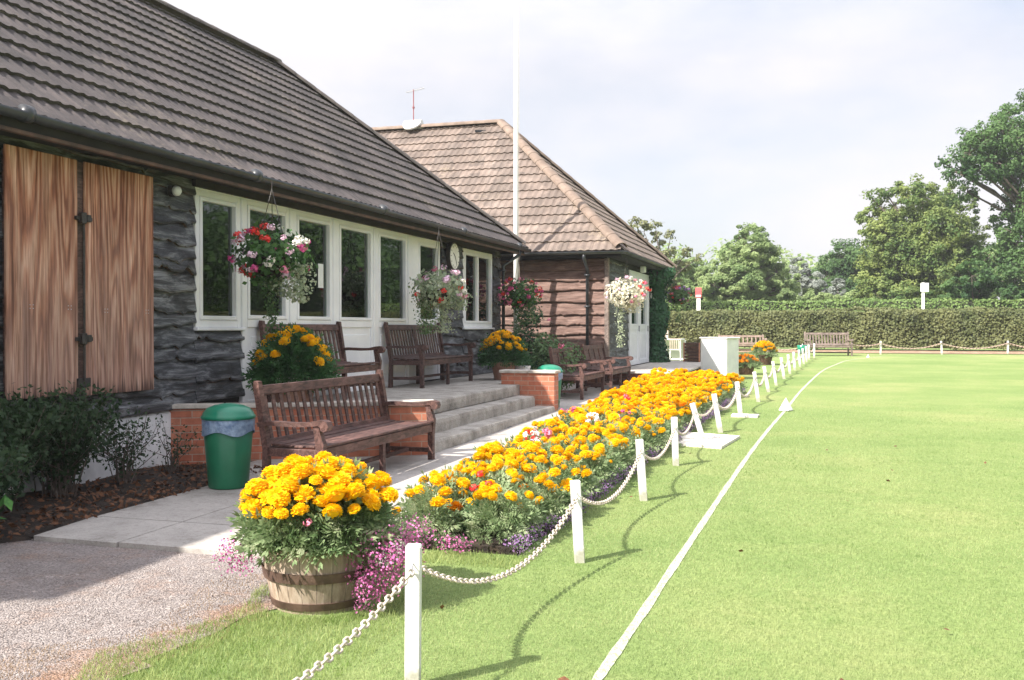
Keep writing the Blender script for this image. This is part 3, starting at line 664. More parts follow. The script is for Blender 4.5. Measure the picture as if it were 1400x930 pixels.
# eave: soffit, fascia, gutter
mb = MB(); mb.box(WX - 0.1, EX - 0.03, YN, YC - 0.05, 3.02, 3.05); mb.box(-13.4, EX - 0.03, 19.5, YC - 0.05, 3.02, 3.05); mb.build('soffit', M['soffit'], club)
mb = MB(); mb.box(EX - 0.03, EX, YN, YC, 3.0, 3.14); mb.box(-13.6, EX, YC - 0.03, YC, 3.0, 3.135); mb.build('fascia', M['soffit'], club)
mb = MB(); mb.box(EX - 0.035, EX + 0.012, YN, YC + 0.01, 2.965, 2.998, bev=0.004); mb.build('drip_board', M['fascia'], club)
mb = MB(); mb.box(WX + 0.03, WX + 0.075, 9.06, 19.14, 2.945, 3.018); mb.build('head_board', M['soffit'], club)
def gutter(mb, p, q, out, r=0.06):
    p = Vector(p); q = Vector(q); o = Vector(out); vs = []; n = 9
    for c in (p, q):
        for k in range(n):
            a = math.pi * k / (n - 1); vs.append(c + o * (r - r * math.cos(a)) + Vector((0, 0, -r * math.sin(a))))
        for k in range(n):
            a = math.pi * (n - 1 - k) / (n - 1); vs.append(c + o * (r - (r - 0.006) * math.cos(a)) + Vector((0, 0, -(r - 0.006) * math.sin(a) + 0.002)))
    m_ = 2 * n
    mb.add(vs, [(k, (k + 1) % m_, m_ + (k + 1) % m_, m_ + k) for k in range(m_)] + [list(range(m_)), list(range(m_, 2 * m_))[::-1]])
mb = MB(); gutter(mb, (EX + 0.003, YN, 3.13), (EX + 0.003, YC + 0.12, 3.10), (1, 0, 0), 0.062)
gutter(mb, (EX + 0.1, YC + 0.003, 3.105), (-13.5, YC + 0.003, 3.125), (0, 1, 0), 0.058)
for y in frange(3.0, 19.5, 3.3): mb.tube([(EX + 0.065, y - 0.04, 3.117), (EX + 0.065, y + 0.04, 3.117)], 0.069, 14)
mb.build('gutter', M['gutter'], club, smooth=True)
mb = MB(); mb.tube([(EX + 0.03, 19.78, 3.06), (EX + 0.0, 19.72, 2.95), (WX + 0.13, 19.5, 2.72), (WX + 0.13, 19.5, 0.56)], 0.035, 10)
for z in (0.9, 1.9, 2.6): mb.box(WX + 0.03, WX + 0.175, 19.44, 19.56, z, z + 0.04)
mb.build('downpipe', M['gutter'], club, smooth=True)
# roof
SL = math.hypot(RUN, RZ - EZ); upv = Vector((-RUN, 0, RZ - EZ)).normalized(); nv = Vector((RZ - EZ, 0, RUN)).normalized()
E3 = Vector((EX, 0, EZ)); hipdir = Vector((-1, -1, 0))
off = upv * -0.07
roof = tiled_slope('roof', M['tile'], club, Vector((EX, YN, EZ)) + off, (0, 1, 0), upv, nv, YC - YN + 0.1, SL + 0.05,
    [((EX, YC, 0), Vector((1, 1, 0)).normalized()*1.0) if False else ((EX, YC, 0), Vector((-1, 1, 0)).normalized())])
up2 = Vector((0, -RUN, RZ - EZ)).normalized(); nv2 = Vector((0, RZ - EZ, RUN)).normalized()
tiled_slope('hip_slope', M['tile'], roof, Vector((EX, YC, EZ)) + up2 * -0.07, (-1, 0, 0), up2, nv2, 2 * RUN, SL + 0.05,
    [((EX, YC, 0), Vector((1, -1, 0)).normalized()), ((RX - RUN, YC, 0), Vector((-1, -1, 0)).normalized())])
mb = MB(); mb.add([(RX - RUN, YN, EZ), (RX, YN, RZ), (RX, YR, RZ), (RX - RUN, YC, EZ)], [(0, 1, 2, 3)])
mb.add([(RX - RUN, YN, EZ), (RX, YN, RZ), (EX, YN, EZ)], [(0, 1, 2)]); mb.build('rear_slope', M['tile'], roof)
mb = MB(); cap_run(mb, (RX, YN, RZ + 0.05), (RX, YR + 0.1, RZ + 0.05), 0.13); cap_run(mb, (EX - 0.02, YC - 0.02, EZ + 0.05), (RX, YR, RZ + 0.05), 0.12)
cap_run(mb, (RX - RUN, YC, EZ + 0.05), (RX, YR, RZ + 0.05), 0.12); mb.build('ridge_tiles', M['ridge'], roof, smooth=False)

# windows and glazed doors (one per opening), all in the wall plane
def window(parent, y0, y1, z0, z1, bars=(), panel=None, name='window', fw=0.07, x=WX, mul=None):
    xo = x + 0.03
    mb = MB()
    mb.box(x - 0.08, xo, y0, y0 + fw, z0, z1, bev=0.006); mb.box(x - 0.08, xo, y1 - fw, y1, z0, z1, bev=0.006)
    mb.box(x - 0.08, xo - 0.002, y0 + fw, y1 - fw, z1 - fw, z1, bev=0.006); mb.box(x - 0.08, xo - 0.002, y0 + fw, y1 - fw, z0, z0 + fw * 1.2, bev=0.006)
    gz0 = z0 + fw * 1.2
    if panel:
        mb.box(x - 0.08, xo - 0.002, y0 + fw, y1 - fw, panel - 0.05, panel + 0.05, bev=0.006)
        gz0 = panel + 0.05
    # inner sash
    s = 0.045
    f = mb.build(name, M['upvc'], parent)
    mb = MB()
    mb.box(x - 0.06, xo + 0.012, y0 + fw, y0 + fw + s, gz0, z1 - fw, bev=0.006); mb.box(x - 0.06, xo + 0.012, y1 - fw - s, y1 - fw, gz0, z1 - fw, bev=0.006)
    mb.box(x - 0.06, xo + 0.010, y0 + fw + s, y1 - fw - s, gz0, gz0 + s, bev=0.006); mb.box(x - 0.06, xo + 0.010, y0 + fw + s, y1 - fw - s, z1 - fw - s, z1 - fw, bev=0.006)
    for yb in bars: mb.box(x - 0.055, xo + 0.009, yb - 0.03, yb + 0.03, gz0 + s, z1 - fw - s, bev=0.006)
    mb.build('sash', M['upvc'], f)
    if panel:
        mb = MB(); mb.box(x - 0.06, xo - 0.022, y0 + fw, y1 - fw, z0 + fw * 1.2, panel - 0.05)
        a, b = y0 + fw + 0.1, y1 - fw - 0.1
        mb.box(x - 0.05, xo - 0.012, a, b, z0 + 0.2, panel - 0.15, bev=0.008); mb.build('lower_panel', M['upvc'], f)
    mb = MB(); mb.box(x - 0.018, x - 0.012, y0 + fw + s - 0.01, y1 - fw - s + 0.01, gz0 + s - 0.01, z1 - fw - s + 0.01); mb.build('pane', M['glass'], f)
    if name == 'window':
        mb = MB(); mb.box(x - 0.02, x + 0.075, y0 - 0.03, y1 + 0.03, z0 - 0.035, z0, bev=0.008); mb.build('sill', M['upvc'], f)
    return f
window(club, 9.12, 9.98, 1.45, 2.93)
def dpanel(y0, y1): return window(club, y0, y1, 0.54, 2.93, panel=1.50, name='glazed_door', fw=0.055)
for y0, y1 in ((10.06, 11.06), (11.20, 12.22), (12.36, 13.50), (13.64, 14.78)): dpanel(y0, y1)
window(club, 15.18, 16.2, 0.56, 2.93, panel=1.50, name='window_panel', fw=0.07)
mb = MB()
for y0, y1 in ((9.98, 10.06), (11.06, 11.20), (12.22, 12.36), (13.50, 13.64), (14.78, 15.18)): mb.box(WX - 0.08, WX + 0.045, y0 + 0.002, y1 - 0.002, 0.54, 2.93, bev=0.01)
mb.box(WX - 0.08, WX + 0.025, 9.1, 16.22, 2.932, 3.0, bev=0.006)
mb.build('door_posts', M['upvc'], club)
window(club, 17.38, 19.08, 1.45, 2.93, bars=(18.2,))
mb = MB(); mb.box(WX + 0.0, WX + 0.006, 11.86, 12.0, 1.98, 2.30); tag(mb.build('notice', M['paper'], club), 'white paper notice stuck on the glass')
# shutters of weathered plywood with iron drop bolts
for y0, y1, nm in ((6.50, 7.12, 0), (7.24, 8.50, 1)):
    pass
def shutter(y0, y1, z0, z1, x=WX + 0.09):
    mb = MB(); mb.box(x, x + 0.022, y0, y1, z0, z1, bev=0.003)
    o = mb.build('shutter', M['ply'], club)
    mb = MB()
    for y in (y0 + 0.03, y1 - 0.09): mb.box(x - 0.045, x - 0.001, y, y + 0.06, z0 + 0.02, z1 - 0.03)
    for z in (z0 + 0.03, z1 - 0.12): mb.box(x - 0.044, x - 0.002, y0 + 0.1, y1 - 0.1, z, z + 0.07)
    mb.build('batten', M['teak_dark'], o)
    mb = MB()
    for z in (z0 + 0.75, ):
        for y in frange(y0 + 0.25, y1 - 0.12, 0.42):
            for a in (0, 0.035):
                for b in (0, 0.03): mb.tube([(x + 0.02, y + a, z + b), (x + 0.0255, y + a, z + b)], 0.005, 6)
    mb.build('nail_heads', M['rail'], o)
    return o
s1 = shutter(6.455, 7.265, 0.86, 2.93); s2 = shutter(7.36, 8.31, 0.84, 2.93)
mb = MB(); x = WX + 0.09
for z in (2.40, 1.33): 
    mb.box(x + 0.0, x + 0.05, 7.225, 7.425, z, z + 0.035, bev=0.004); mb.box(x + 0.03, x + 0.075, 7.265, 7.325, z - 0.03, z + 0.07, bev=0.006); mb.box(x + 0.03, x + 0.065, 7.345, 7.395, z - 0.01, z + 0.055, bev=0.006)
mb.tube([(x + 0.05, 7.310, 2.46), (x + 0.05, 7.310, 0.98)], 0.011, 8)
mb.box(x + 0.0, x + 0.04, 7.245, 7.405, 0.92, 1.0, bev=0.004)
mb.build('bolt', M['metal'], club)
mb = MB(); mb.box(x - 0.03, x - 0.002, 7.265, 7.375, 0.86, 2.92); mb.build('shutter_post', M['teak_dark'], club)
# skirting board under the shutters
mb = MB(); mb.beam((WX + 0.075, 6.2, 0.62), (WX + 0.07, 8.66, 0.66), 0.035, 0.10, bev=0.008); mb.build('skirting_board', M['board'], club)

# ------------------------------------------------------------------ porch platform, steps and low brick walls
FZ = 0.54
porch = thing('porch', 'raised concrete porch in front of the white glazed doors', 'porch', (0, 0, 0))
mb = MB()
A = Vector((-6.36, 8.66)); B = Vector((-4.62, 9.97))
poly = [(-6.38, 8.80), (-4.92, 9.95), (-4.62, 10.0), (-4.62, 15.22), (-5.0, 15.22), (-5.0, 17.4), (-6.38, 17.4)]
vs = [(x, y, z) for z in (-0.05, FZ) for x, y in poly]; n = len(poly)
mb.add(vs, [list(range(n))[::-1], list(range(n, 2 * n))] + [(i, (i + 1) % n, n + (i + 1) % n, n + i) for i in range(n)])
mb.box(-6.38, -5.6, 17.41, 19.7, -0.05, FZ - 0.004)
mb.build('platform', M['step'], porch)
steps = thing('porch_steps', 'worn grey concrete steps with a cracked bottom tread, between the two brick walls', 'steps', (0, 0, 0))
def rough_step(x0, x1, y0, y1, z0, z1, seed):
    rs = random.Random(seed); mb = MB(); n = int((y1 - y0) / 0.08)
    prof = [(0, 0), (0.006, 0.5), (0.0, 0.86), (-0.012, 0.97), (-0.035, 1.0)]
    rows_ = []
    for i in range(n + 1):
        y = y0 + (y1 - y0) * i / n; e = 0.006 * math.sin(y * 5 + seed) + rs.uniform(-0.003, 0.003); zz = 0.004 * math.sin(y * 3 + seed)
        row = [(x1 + dx + e, y, z0 + (z1 - z0) * f + (zz if f > 0.8 else 0)) for dx, f in prof] + [(x0, y, z1 + zz * 0.4), (x0, y, z0)]
        rows_.append(row)
    k = len(rows_[0]); vs = sum(rows_, [])
    fs = [(i * k + j, i * k + (j + 1) % k, (i + 1) * k + (j + 1) % k, (i + 1) * k + j) for i in range(n) for j in range(k)]
    fs += [list(range(k)), [n * k + j for j in range(k)][::-1]]
    mb.add(vs, fs); return mb
rough_step(-4.70, -4.60, 9.99, 14.94, 0.385, FZ + 0.004, 1).build('step', M['step'], steps)
rough_step(-4.60, -4.33, 9.99, 15.06, 0.0, 0.375, 2).build('step', M['step'], steps)
b3 = rough_step(-4.33, -4.03, 9.99, 15.2, 0.0, 0.215, 3).build('step', M['step'], steps)
mb = MB(); cr = [(-4.024, 12.6, 0.10), (-4.024, 12.85, 0.112), (-4.024, 13.0, 0.08), (-4.024, 13.25, 0.06), (-4.024, 13.5, 0.075), (-4.024, 13.8, 0.045)]
mb.tube(cr, 0.006, 5); mb.build('crack', M['black'], b3)
def low_wall(p, q, z1, thick, label, zc=0.05, flipside=0.0):
    p = Vector((p[0], p[1], 0)); q = Vector((q[0], q[1], 0)); L = (q - p).length; a = math.atan2(q.y - p.y, q.x - p.x)
    t = thing('low_brick_wall', label, 'wall', p, a)
    mb = MB(); mb.box(0, L, 0, thick, -0.05, z1 - zc); mb.build('brickwork', M['brick'], t)
    mb = MB(); n = max(1, int(round(L / 0.55)))
    for i in range(n):
        x0, x1 = L * i / n, L * (i + 1) / n
        mb.box(x0 + (0.004 if i else -0.03), x1 - (0.004 if i < n - 1 else -0.03), -0.035, thick + 0.035, z1 - zc + random.uniform(0, 0.004), z1 + random.uniform(-0.004, 0.004), bev=0.008)
    mb.build('coping', M['coping'], t); return t
low_wall((-6.36, 8.64), (-4.02, 9.985), 0.665, 0.10, 'low red brick wall with a pale stone coping, behind the nearest bench')
low_wall((-4.93, 15.22), (-4.05, 15.22), 0.77, 0.26, 'short red brick wall with pale coping at the far end of the steps')

# ------------------------------------------------------------------ the second building
club2 = thing('side_building', 'square brown boarded building with a sunlit pinkish hipped tile roof and white double door', 'building', (0, 0, 0))
BX, BY0, BY1 = -4.60, 21.9, 28.8
E2X, E2Y0, E2Y1, E2Z = -4.20, 21.48, 29.5, 3.17
R2Y = 0.5 * (E2Y0 + E2Y1); R2Z = 6.92; R2X = -8.26
mb = MB()
mb.box(-16, BX - 0.006, BY0 + 0.005, BY0 + 0.2, 0, 3.1); mb.box(BX - 0.2, BX - 0.006, BY0 + 0.2, 24.35, 0, 3.1); mb.box(BX - 0.2, BX - 0.006, 27.25, BY1, 0, 3.1)
mb.box(BX - 0.2, BX - 0.006, 24.35, 27.25, 2.9, 3.1); mb.box(BX - 0.2, BX - 0.006, 24.35, 27.25, 0, 0.49)
mb.box(-16, BX - 0.2, BY1 - 0.2, BY1, 0, 3.1); mb.box(-16.2, -16, BY0, BY1, 0, 3.1)
mb.build('wall', M['soffit'], club2)
mb = MB(); mb.box(-7.4, -7.3, BY0 + 0.2, BY1 - 0.2, 0.5, 3.0); mb.box(-7.4, BX - 0.2, BY0 + 0.2, BY1 - 0.2, 0.4, 0.49); mb.build('interior', M['inside'], club2)
waney('front_cladding', M['board2'], club2, lambda u, v, w: (u, BY0 - w, v), -12.5, BX - 0.05, 0.35, 3.0, course=0.24, amp=0.017, seed=21, out=0.065)
waney('side_cladding', M['board'], club2, lambda u, v, w: (BX + w, u, v), BY0 + 0.02, 24.3, 0.35, 3.0, course=0.24, seed=22, out=0.035)
waney('side_cladding', M['board'], club2, lambda u, v, w: (BX + w, u, v), 27.3, BY1, 0.35, 3.0, course=0.24, seed=23, out=0.035)
mb = MB(); mb.box(BX - 0.05, BX + 0.05, BY0 - 0.085, BY0 + 0.02, 0.2, 3.0, bev=0.008); mb.build('corner_board', M['teak_pale'], club2)
mb = MB(); mb.box(-16.4, BX + 0.05, BY0 - 0.04, BY0 + 0.18, 0, 0.345); mb.box(BX - 0.18, BX + 0.045, BY0 + 0.19, BY1, 0, 0.34); mb.build('plinth', M['brick_dark'], club2)
mb = MB(); mb.box(-16.4, E2X - 0.03, E2Y0 + 0.03, BY0 + 0.1, 3.03, 3.06); mb.box(BX - 0.1, E2X - 0.03, BY0 + 0.1, E2Y1 - 0.03, 3.03, 3.06); mb.build('soffit', M['soffit'], club2)
mb = MB(); mb.box(-16.4, E2X, E2Y0, E2Y0 + 0.03, 3.0, 3.15); mb.box(E2X - 0.03, E2X, E2Y0 + 0.03, E2Y1, 3.0, 3.15); mb.build('fascia', M['soffit'], club2)
mb = MB(); gutter(mb, (-16.4, E2Y0 - 0.003, 3.12), (E2X + 0.1, E2Y0 - 0.003, 3.12), (0, -1, 0)); gutter(mb, (E2X + 0.003, E2Y0 - 0.1, 3.12), (E2X + 0.003, E2Y1, 3.12), (1, 0, 0)); mb.build('gutter', M['gutter'], club2, smooth=True)
mb = MB(); mb.tube([(-5.03, E2Y0 - 0.05, 3.08), (-5.03, E2Y0 - 0.05, 2.98), (-5.03, BY0 - 0.12, 2.75), (-5.03, BY0 - 0.12, 0.3)], 0.036, 10)
for z in (0.9, 1.9, 2.6): mb.box(-5.09, -4.97, BY0 - 0.165, BY0 - 0.06, z, z + 0.04)
mb.build('downpipe', M['gutter'], club2, smooth=True)
h2 = R2Y - E2Y0; r2 = E2X - R2X
uF = Vector((0, h2, R2Z - E2Z)); SF = uF.length; uF.normalize(); nF = Vector((0, -(R2Z - E2Z), h2)).normalized()
hip_n = Vector((h2, r2, 0)).normalized()     # plane through (E2X,E2Y0) and (R2X,R2Y)
roof2 = tiled_slope('roof', M['tile2'], club2, Vector((-16.4, E2Y0, E2Z)) + uF * -0.07, (1, 0, 0), uF, nF, 16.4 + E2X, SF + 0.05,
    [((E2X, E2Y0, 0), hip_n)], gauge=0.34, period=0.17, amp=0.022)
uS = Vector((-r2, 0, R2Z - E2Z)); SS = uS.length; uS.normalize(); nS = Vector((R2Z - E2Z, 0, r2)).normalized()
tiled_slope('side_slope', M['tile2'], roof2, Vector((E2X, E2Y0, E2Z)) + uS * -0.07, (0, 1, 0), uS, nS, E2Y1 - E2Y0, SS + 0.05,
    [((E2X, E2Y0, 0), -hip_n), ((E2X, E2Y1, 0), Vector((-h2, r2, 0)).normalized())], gauge=0.34, period=0.17, amp=0.022)
mb = MB(); mb.add([(-16.4, E2Y1, E2Z), (-16.4, R2Y, R2Z), (R2X, R2Y, R2Z), (E2X, E2Y1, E2Z)], [(0, 1, 2, 3)]); mb.add([(-16.4, E2Y1, E2Z), (-16.4, R2Y, R2Z), (-16.4, E2Y0, E2Z)], [(0, 1, 2)]); mb.build('rear_slope', M['tile2'], roof2)
mb = MB(); cap_run(mb, (-16.4, R2Y, R2Z + 0.04), (R2X, R2Y, R2Z + 0.04), 0.14); cap_run(mb, (E2X, E2Y0, E2Z + 0.05), (R2X, R2Y, R2Z + 0.04), 0.15); cap_run(mb, (E2X, E2Y1, E2Z + 0.05), (R2X, R2Y, R2Z + 0.04), 0.15)
mb.build('ridge_tiles', M['ridge2'], roof2)
# a slipped tile near the ridge
c = at(650, 183, 26.3); mb = MB(); pp = Vector((c.x, 0, 0)); k = 0.93
pt = Vector((c.x, E2Y0 + h2 * k, E2Z + (R2Z - E2Z) * k)) + nF * 0.045
mb.box(-0.13, 0.16, -0.03, 0.03, -0.02, 0.03, M=Matrix.Translation(pt) @ Matrix.Rotation(0.45, 4, 'Z')); mb.build('slipped_tile', M['black'], roof2)
# doors of the second building
def leaf_door(y0, y1):
    d = window(club2, y0, y1, 0.50, 2.62, panel=1.45, name='door', fw=0.10, x=BX); 
    mb = MB(); mb.box(BX + 0.035, BX + 0.07, y1 - 0.08, y1 - 0.05, 1.35, 1.5, bev=0.005); mb.build('handle', M['rail'], d)
leaf_door(24.5, 25.75); leaf_door(25.85, 27.1)
mb = MB(); mb.box(BX - 0.05, BX + 0.05, 24.36, 24.495, 0.5, 2.88, bev=0.006); mb.box(BX - 0.05, BX + 0.05, 27.105, 27.24, 0.5, 2.88, bev=0.006); mb.box(BX - 0.05, BX + 0.05, 24.5, 27.1, 2.63, 2.88, bev=0.006); mb.box(BX - 0.05, BX + 0.045, 25.755, 25.845, 0.5, 2.62); mb.build('door_frame', M['upvc'], club2)
# landing
land = thing('door_landing', 'paved brick-edged landing and step below the white double door', 'landing', (0, 0, 0))
mb = MB(); mb.box(BX + 0.06, -2.95, 21.66, 29.2, 0.0, 0.44); mb.build('brickwork', M['brick_dark'], land)
mb = MB(); mb.box(BX + 0.06, -2.90, 21.6, 29.25, 0.441, 0.49, bev=0.01); mb.build('paving', M['coping'], land)
mb = MB(); mb.box(BX + 0.6, -3.0, 21.25, 21.595, 0.05, 0.30, bev=0.01); mb.build('step', M['coping'], land)

# aerial, flagpole, lamps, clock
def cyl(mb, p, q, r, n=8): mb.tube([p, q], r, n)
rp = Vector((-10.8, R2Y, R2Z + 0.1))
aer = thing('tv_aerial', 'thin television aerial on the ridge of the sunlit pinkish roof', 'aerial', rp)
mb = MB(); cyl(mb, (0, 0, 0), (0, 0, 1.0), 0.014); mb.build('mast', M['maroon'], aer)
mb = MB(); cyl(mb, (-0.22, 0.0, 0.93), (0.32, 0, 1.02), 0.010)
for k in range(7): 
    x = -0.18 + k * 0.075; z = 0.937 + (x + 0.18) * 0.167
    cyl(mb, (x, -0.13, z), (x, 0.13, z), 0.005, 6)
mb.build('boom', M['rail'], aer)
mb = MB(); mb.lathe([(0.0, -0.03), (0.03, -0.025), (0.035, 0.02), (0.0, 0.03)], 10, (0, 0, 0.5)); mb.build('clamp', M['maroon'], aer)
dish = thing('ridge_bracket_plate', 'white curved plate fixed over the ridge at the foot of the aerial', 'plate', rp)
mb = MB()
vs = []; n = 18
for k in range(n + 1):
    a = math.pi + math.pi * k / n
    vs.append((0.25 * math.cos(a), -0.19 + 0.0, 0.19 * math.sin(a)))
sl = (R2Z - E2Z) / h2
out = [(x, -0.10 + z * 1.0 / sl if z < 0 else -0.10, z + 0.02) for x, _, z in vs]
out = [(x, (z - 0.02) / sl - 0.10, z) for x, _, z in out]
inn = [(x, y - 0.03, z + 0.035) for x, y, z in out]
m_ = len(out); mb.add(out + inn, [list(range(m_)), list(range(m_, 2 * m_))[::-1]] + [(k, (k + 1) % m_, m_ + (k + 1) % m_, m_ + k) for k in range(m_)])
mb.tube([(-0.25, 0, 0.02), (0.25, 0, 0.02)], 0.13, 14); mb.build('plate_shell', M['white'], dish)

fp = thing('flagpole', 'tall white flagpole rising between the two buildings', 'flagpole', (-6.46, 21.0, 0.14))
mb = MB(); mb.tube([(0, 0, 0), (0, 0, 4), (0, 0, 11.5)], [0.058, 0.054, 0.036], 16); mb.build('pole', M['white'], fp, smooth=True)
mb = MB(); mb.lathe([(0.0, 11.5), (0.06, 11.52), (0.075, 11.6), (0.05, 11.67), (0.0, 11.7)], 14); mb.build('finial', M['white'], fp, smooth=True)
mb = MB(); mb.box(0.05, 0.08, -0.015, 0.015, 1.2, 1.4); mb.tube([(0.075, 0, 1.3), (0.06, 0, 11.4)], 0.004, 5); mb.build('halyard', M['chain'], fp)

clk = thing('wall_clock', 'round white clock on the dark boards between two white windows', 'clock', (WX + 0.06, 16.66, 2.72), 0)
mb = MB(); mb.tube([(0, 0, 0), (0.07, 0, 0)], 0.25, 36); mb.build('case', M['metal'], clk)
mb = MB(); mb.tube([(0.0705, 0, 0), (0.076, 0, 0)], 0.225, 36); f_ = mb.build('dial', M['white'], clk)
mb = MB()
for k in range(12):
    a = 2 * math.pi * k / 12; u = Vector((0, math.sin(a), math.cos(a)))
    mb.beam(Vector((0.078, 0, 0)) + u * 0.175, Vector((0.078, 0, 0)) + u * 0.21, 0.012, 0.004, up=(1, 0, 0))
mb.build('hour_marks', M['black'], f_)
for a, L_ in ((R(300), 0.11), (R(150), 0.17)):
    mb = MB(); mb.beam((0.082, 0, 0), (0.082, math.sin(a) * L_, math.cos(a) * L_), 0.014, 0.004, up=(1, 0, 0)); mb.build('hand', M['black'], clk)
lamp = thing('bulkhead_lamp', 'small pale round lamp under the eave beside the plywood shutter', 'lamp', (WX + 0.06, 8.66, 2.84))
mb = MB(); mb.tube([(0, 0, 0), (0.05, 0, 0)], 0.06, 16); mb.build('base', M['metal'], lamp)
mb = MB(); mb.tube([(0.05, 0, 0), (0.09, 0, -0.005), (0.115, 0, -0.01)], [0.055, 0.048, 0.02], 16); mb.build('cover', M['paper'], lamp, smooth=True)
lamp = thing('floodlight', 'small white floodlight under the eave above the double door', 'lamp', (BX + 0.04, 25.4, 2.98))
mb = MB(); mb.box(0.0, 0.12, -0.02, 0.02, -0.02, 0.02); mb.build('bracket', M['metal'], lamp)
mb = MB(); mb.box(0.10, 0.22, -0.11, 0.11, -0.12, 0.04, bev=0.015); mb.build('housing', M['paper'], lamp)
nb = thing('small_notice', 'small white notice on the side building beside the ivy', 'notice', (BX + 0.06, 27.55, 2.35))
mb = MB(); mb.box(0, 0.02, -0.14, 0.14, -0.26, 0.2, bev=0.004); mb.build('board', M['white'], nb)

# ------------------------------------------------------------------ benches
M['bpale'] = noisy('pinkish_bench_wood', (0.20, 0.14, 0.115), (0.32, 0.24, 0.20), 5, 0.7, 0.1)
def bench(L, style, mat, label, loc, rz=0.0, group=None, mat_arm=None, nslat=None, mid=False, H=0.94):
    """local: length along y (0..L), facing +x, back at x=-0.3"""
    t = thing('park_bench', label, 'bench', loc, rz, group); ma = mat_arm or mat
    top = []
    # rear legs / back posts
    for y in (0.0, L - 0.06):
        mb = MB(); pts = [(-0.245, 0), (-0.30, 0), (-0.285, 0.40), (-0.375, H - 0.03), (-0.365, H + 0.015), (-0.325, H + 0.01), (-0.235, 0.42)]
        mb.prism(pts, 0.06, 'y', y); mb.build('leg', mat, t)
        mb = MB(); pts = [(0.215, 0), (0.27, 0), (0.27, 0.30), (0.285, 0.46), (0.25, 0.56), (0.245, 0.62), (0.185, 0.62), (0.20, 0.52), (0.215, 0.40)]
        mb.prism(pts, 0.06, 'y', y); mb.build('leg', mat, t)
        mb = MB()
        pts = [(-0.335, 0.625), (-0.2, 0.640), (0.0, 0.632), (0.12, 0.635), (0.22, 0.655), (0.28, 0.660), (0.32, 0.645), (0.335, 0.61), (0.32, 0.575), (0.285, 0.562), (0.26, 0.575), (0.262, 0.598), (0.24, 0.612), (0.12, 0.60), (0.0, 0.596), (-0.2, 0.602), (-0.325, 0.588)]
        mb.prism(pts, 0.085, 'y', y - 0.012); mb.build('armrest', ma, t)
    # seat
    mb = MB()
    for k in range(5):
        x = -0.235 + k * 0.106; z = 0.425 - 0.012 * math.sin(math.pi * k / 4)
        mb.box(x, x + 0.088, 0.062, L - 0.062, z, z + 0.022, bev=0.005)
    mb.build('seat', mat, t)
    mb = MB(); mb.box(0.225, 0.268, 0.061, L - 0.061, 0.335, 0.418, bev=0.004)
    mb.box(-0.283, -0.248, 0.061, L - 0.061, 0.345, 0.415, bev=0.004)
    for y in (0.015, L / 2 - 0.02, L - 0.055): mb.box(-0.245, 0.214, y, y + 0.035, 0.345, 0.412, bev=0.003)
    mb.build('seat_frame', mat, t)
    mb = MB()
    for y in (0.015, L - 0.05): mb.box(-0.245, 0.214, y, y + 0.035, 0.12, 0.165, bev=0.003)
    mb.box(-0.03, 0.005, 0.052, L - 0.052, 0.122, 0.16, bev=0.003); mb.build('stretcher', mat, t)
    if L > 1.9:
        mb = MB(); mb.box(0.22, 0.262, L / 2 - 0.028, L / 2 + 0.028, 0, 0.334, bev=0.003); mb.build('leg', mat, t)
        mb = MB(); mb.box(-0.30, -0.252, L / 2 - 0.028, L / 2 + 0.028, 0, 0.344, bev=0.003); mb.build('leg', mat, t)
    # back
    dz = H - 0.03 - 0.42; lean = Vector((-0.105, 0, dz)).normalized()
    def bp(f, y, o=0.0): return Vector((-0.258 - 0.098 * f + o, y, 0.43 + (H - 0.04 - 0.43) * f))
    mb = MB(); mb.beam(bp(0.94, 0.061), bp(0.94, L - 0.061), 0.085, 0.036, bev=0.006, up=(1, 0, 0.2)); mb.build('top_rail', mat, t)
    mb = MB(); mb.beam(bp(0.06, 0.061), bp(0.06, L - 0.061), 0.05, 0.034, bev=0.004, up=(1, 0, 0.2)); mb.build('lower_rail', mat, t)
    mb = MB()
    if style == 'slat':
        n = nslat or int((L - 0.12) / 0.095)
        for k in range(n):
            y = 0.06 + (L - 0.12) * (k + 0.5) / n
            if mid and abs(y - L / 2) < 0.05: continue
            mb.beam(bp(0.10, y, -0.002), bp(0.88, y, -0.002), 0.05, 0.016, bev=0.003, up=(1, 0, 0.2))
    else:
        n = 4
        for k in range(n):
            y0 = 0.06 + (L - 0.12) * k / n; y1 = 0.06 + (L - 0.12) * (k + 1) / n
            ym = 0.5 * (y0 + y1)
            mb.beam(bp(0.10, ym, -0.004), bp(0.88, ym, -0.004), (y1 - y0) - 0.05, 0.014, bev=0.003, up=(1, 0, 0.2))
            for j in range(1):
                mb.beam(bp(0.08, y1, 0.006), bp(0.90, y1, 0.006), 0.05, 0.03, bev=0.004, up=(1, 0, 0.2)) if k < n - 1 else None
    if mid: mb.beam(bp(0.08, L / 2), bp(0.90, L / 2), 0.06, 0.03, bev=0.004, up=(1, 0, 0.2))
    mb.build('backrest', mat, t)
    return t
bench(2.39, 'slat', M['teak'], 'long brown slatted bench nearest the camera, in front of the low brick wall', (-4.16, 7.27, 0.035), R(-0.8), nslat=18, H=0.955)
bench(2.02, 'slat', M['teak'], 'brown slatted bench on the porch behind the marigold pot, under the nearest hanging basket', (-5.98, 10.32, FZ), R(0), nslat=17, H=0.98)
bench(2.22, 'slat', M['teak_dark'], 'dark slatted bench on the porch with a central back post, below the white clock', (-5.97, 13.80, FZ), R(0), mid=True, nslat=20, H=0.98)
bench(1.85, 'panel', M['teak'], 'brown panel-backed bench on the path just beyond the far green bin', (-4.38, 17.45, gz(0, 17.5) + 0.035), R(0))
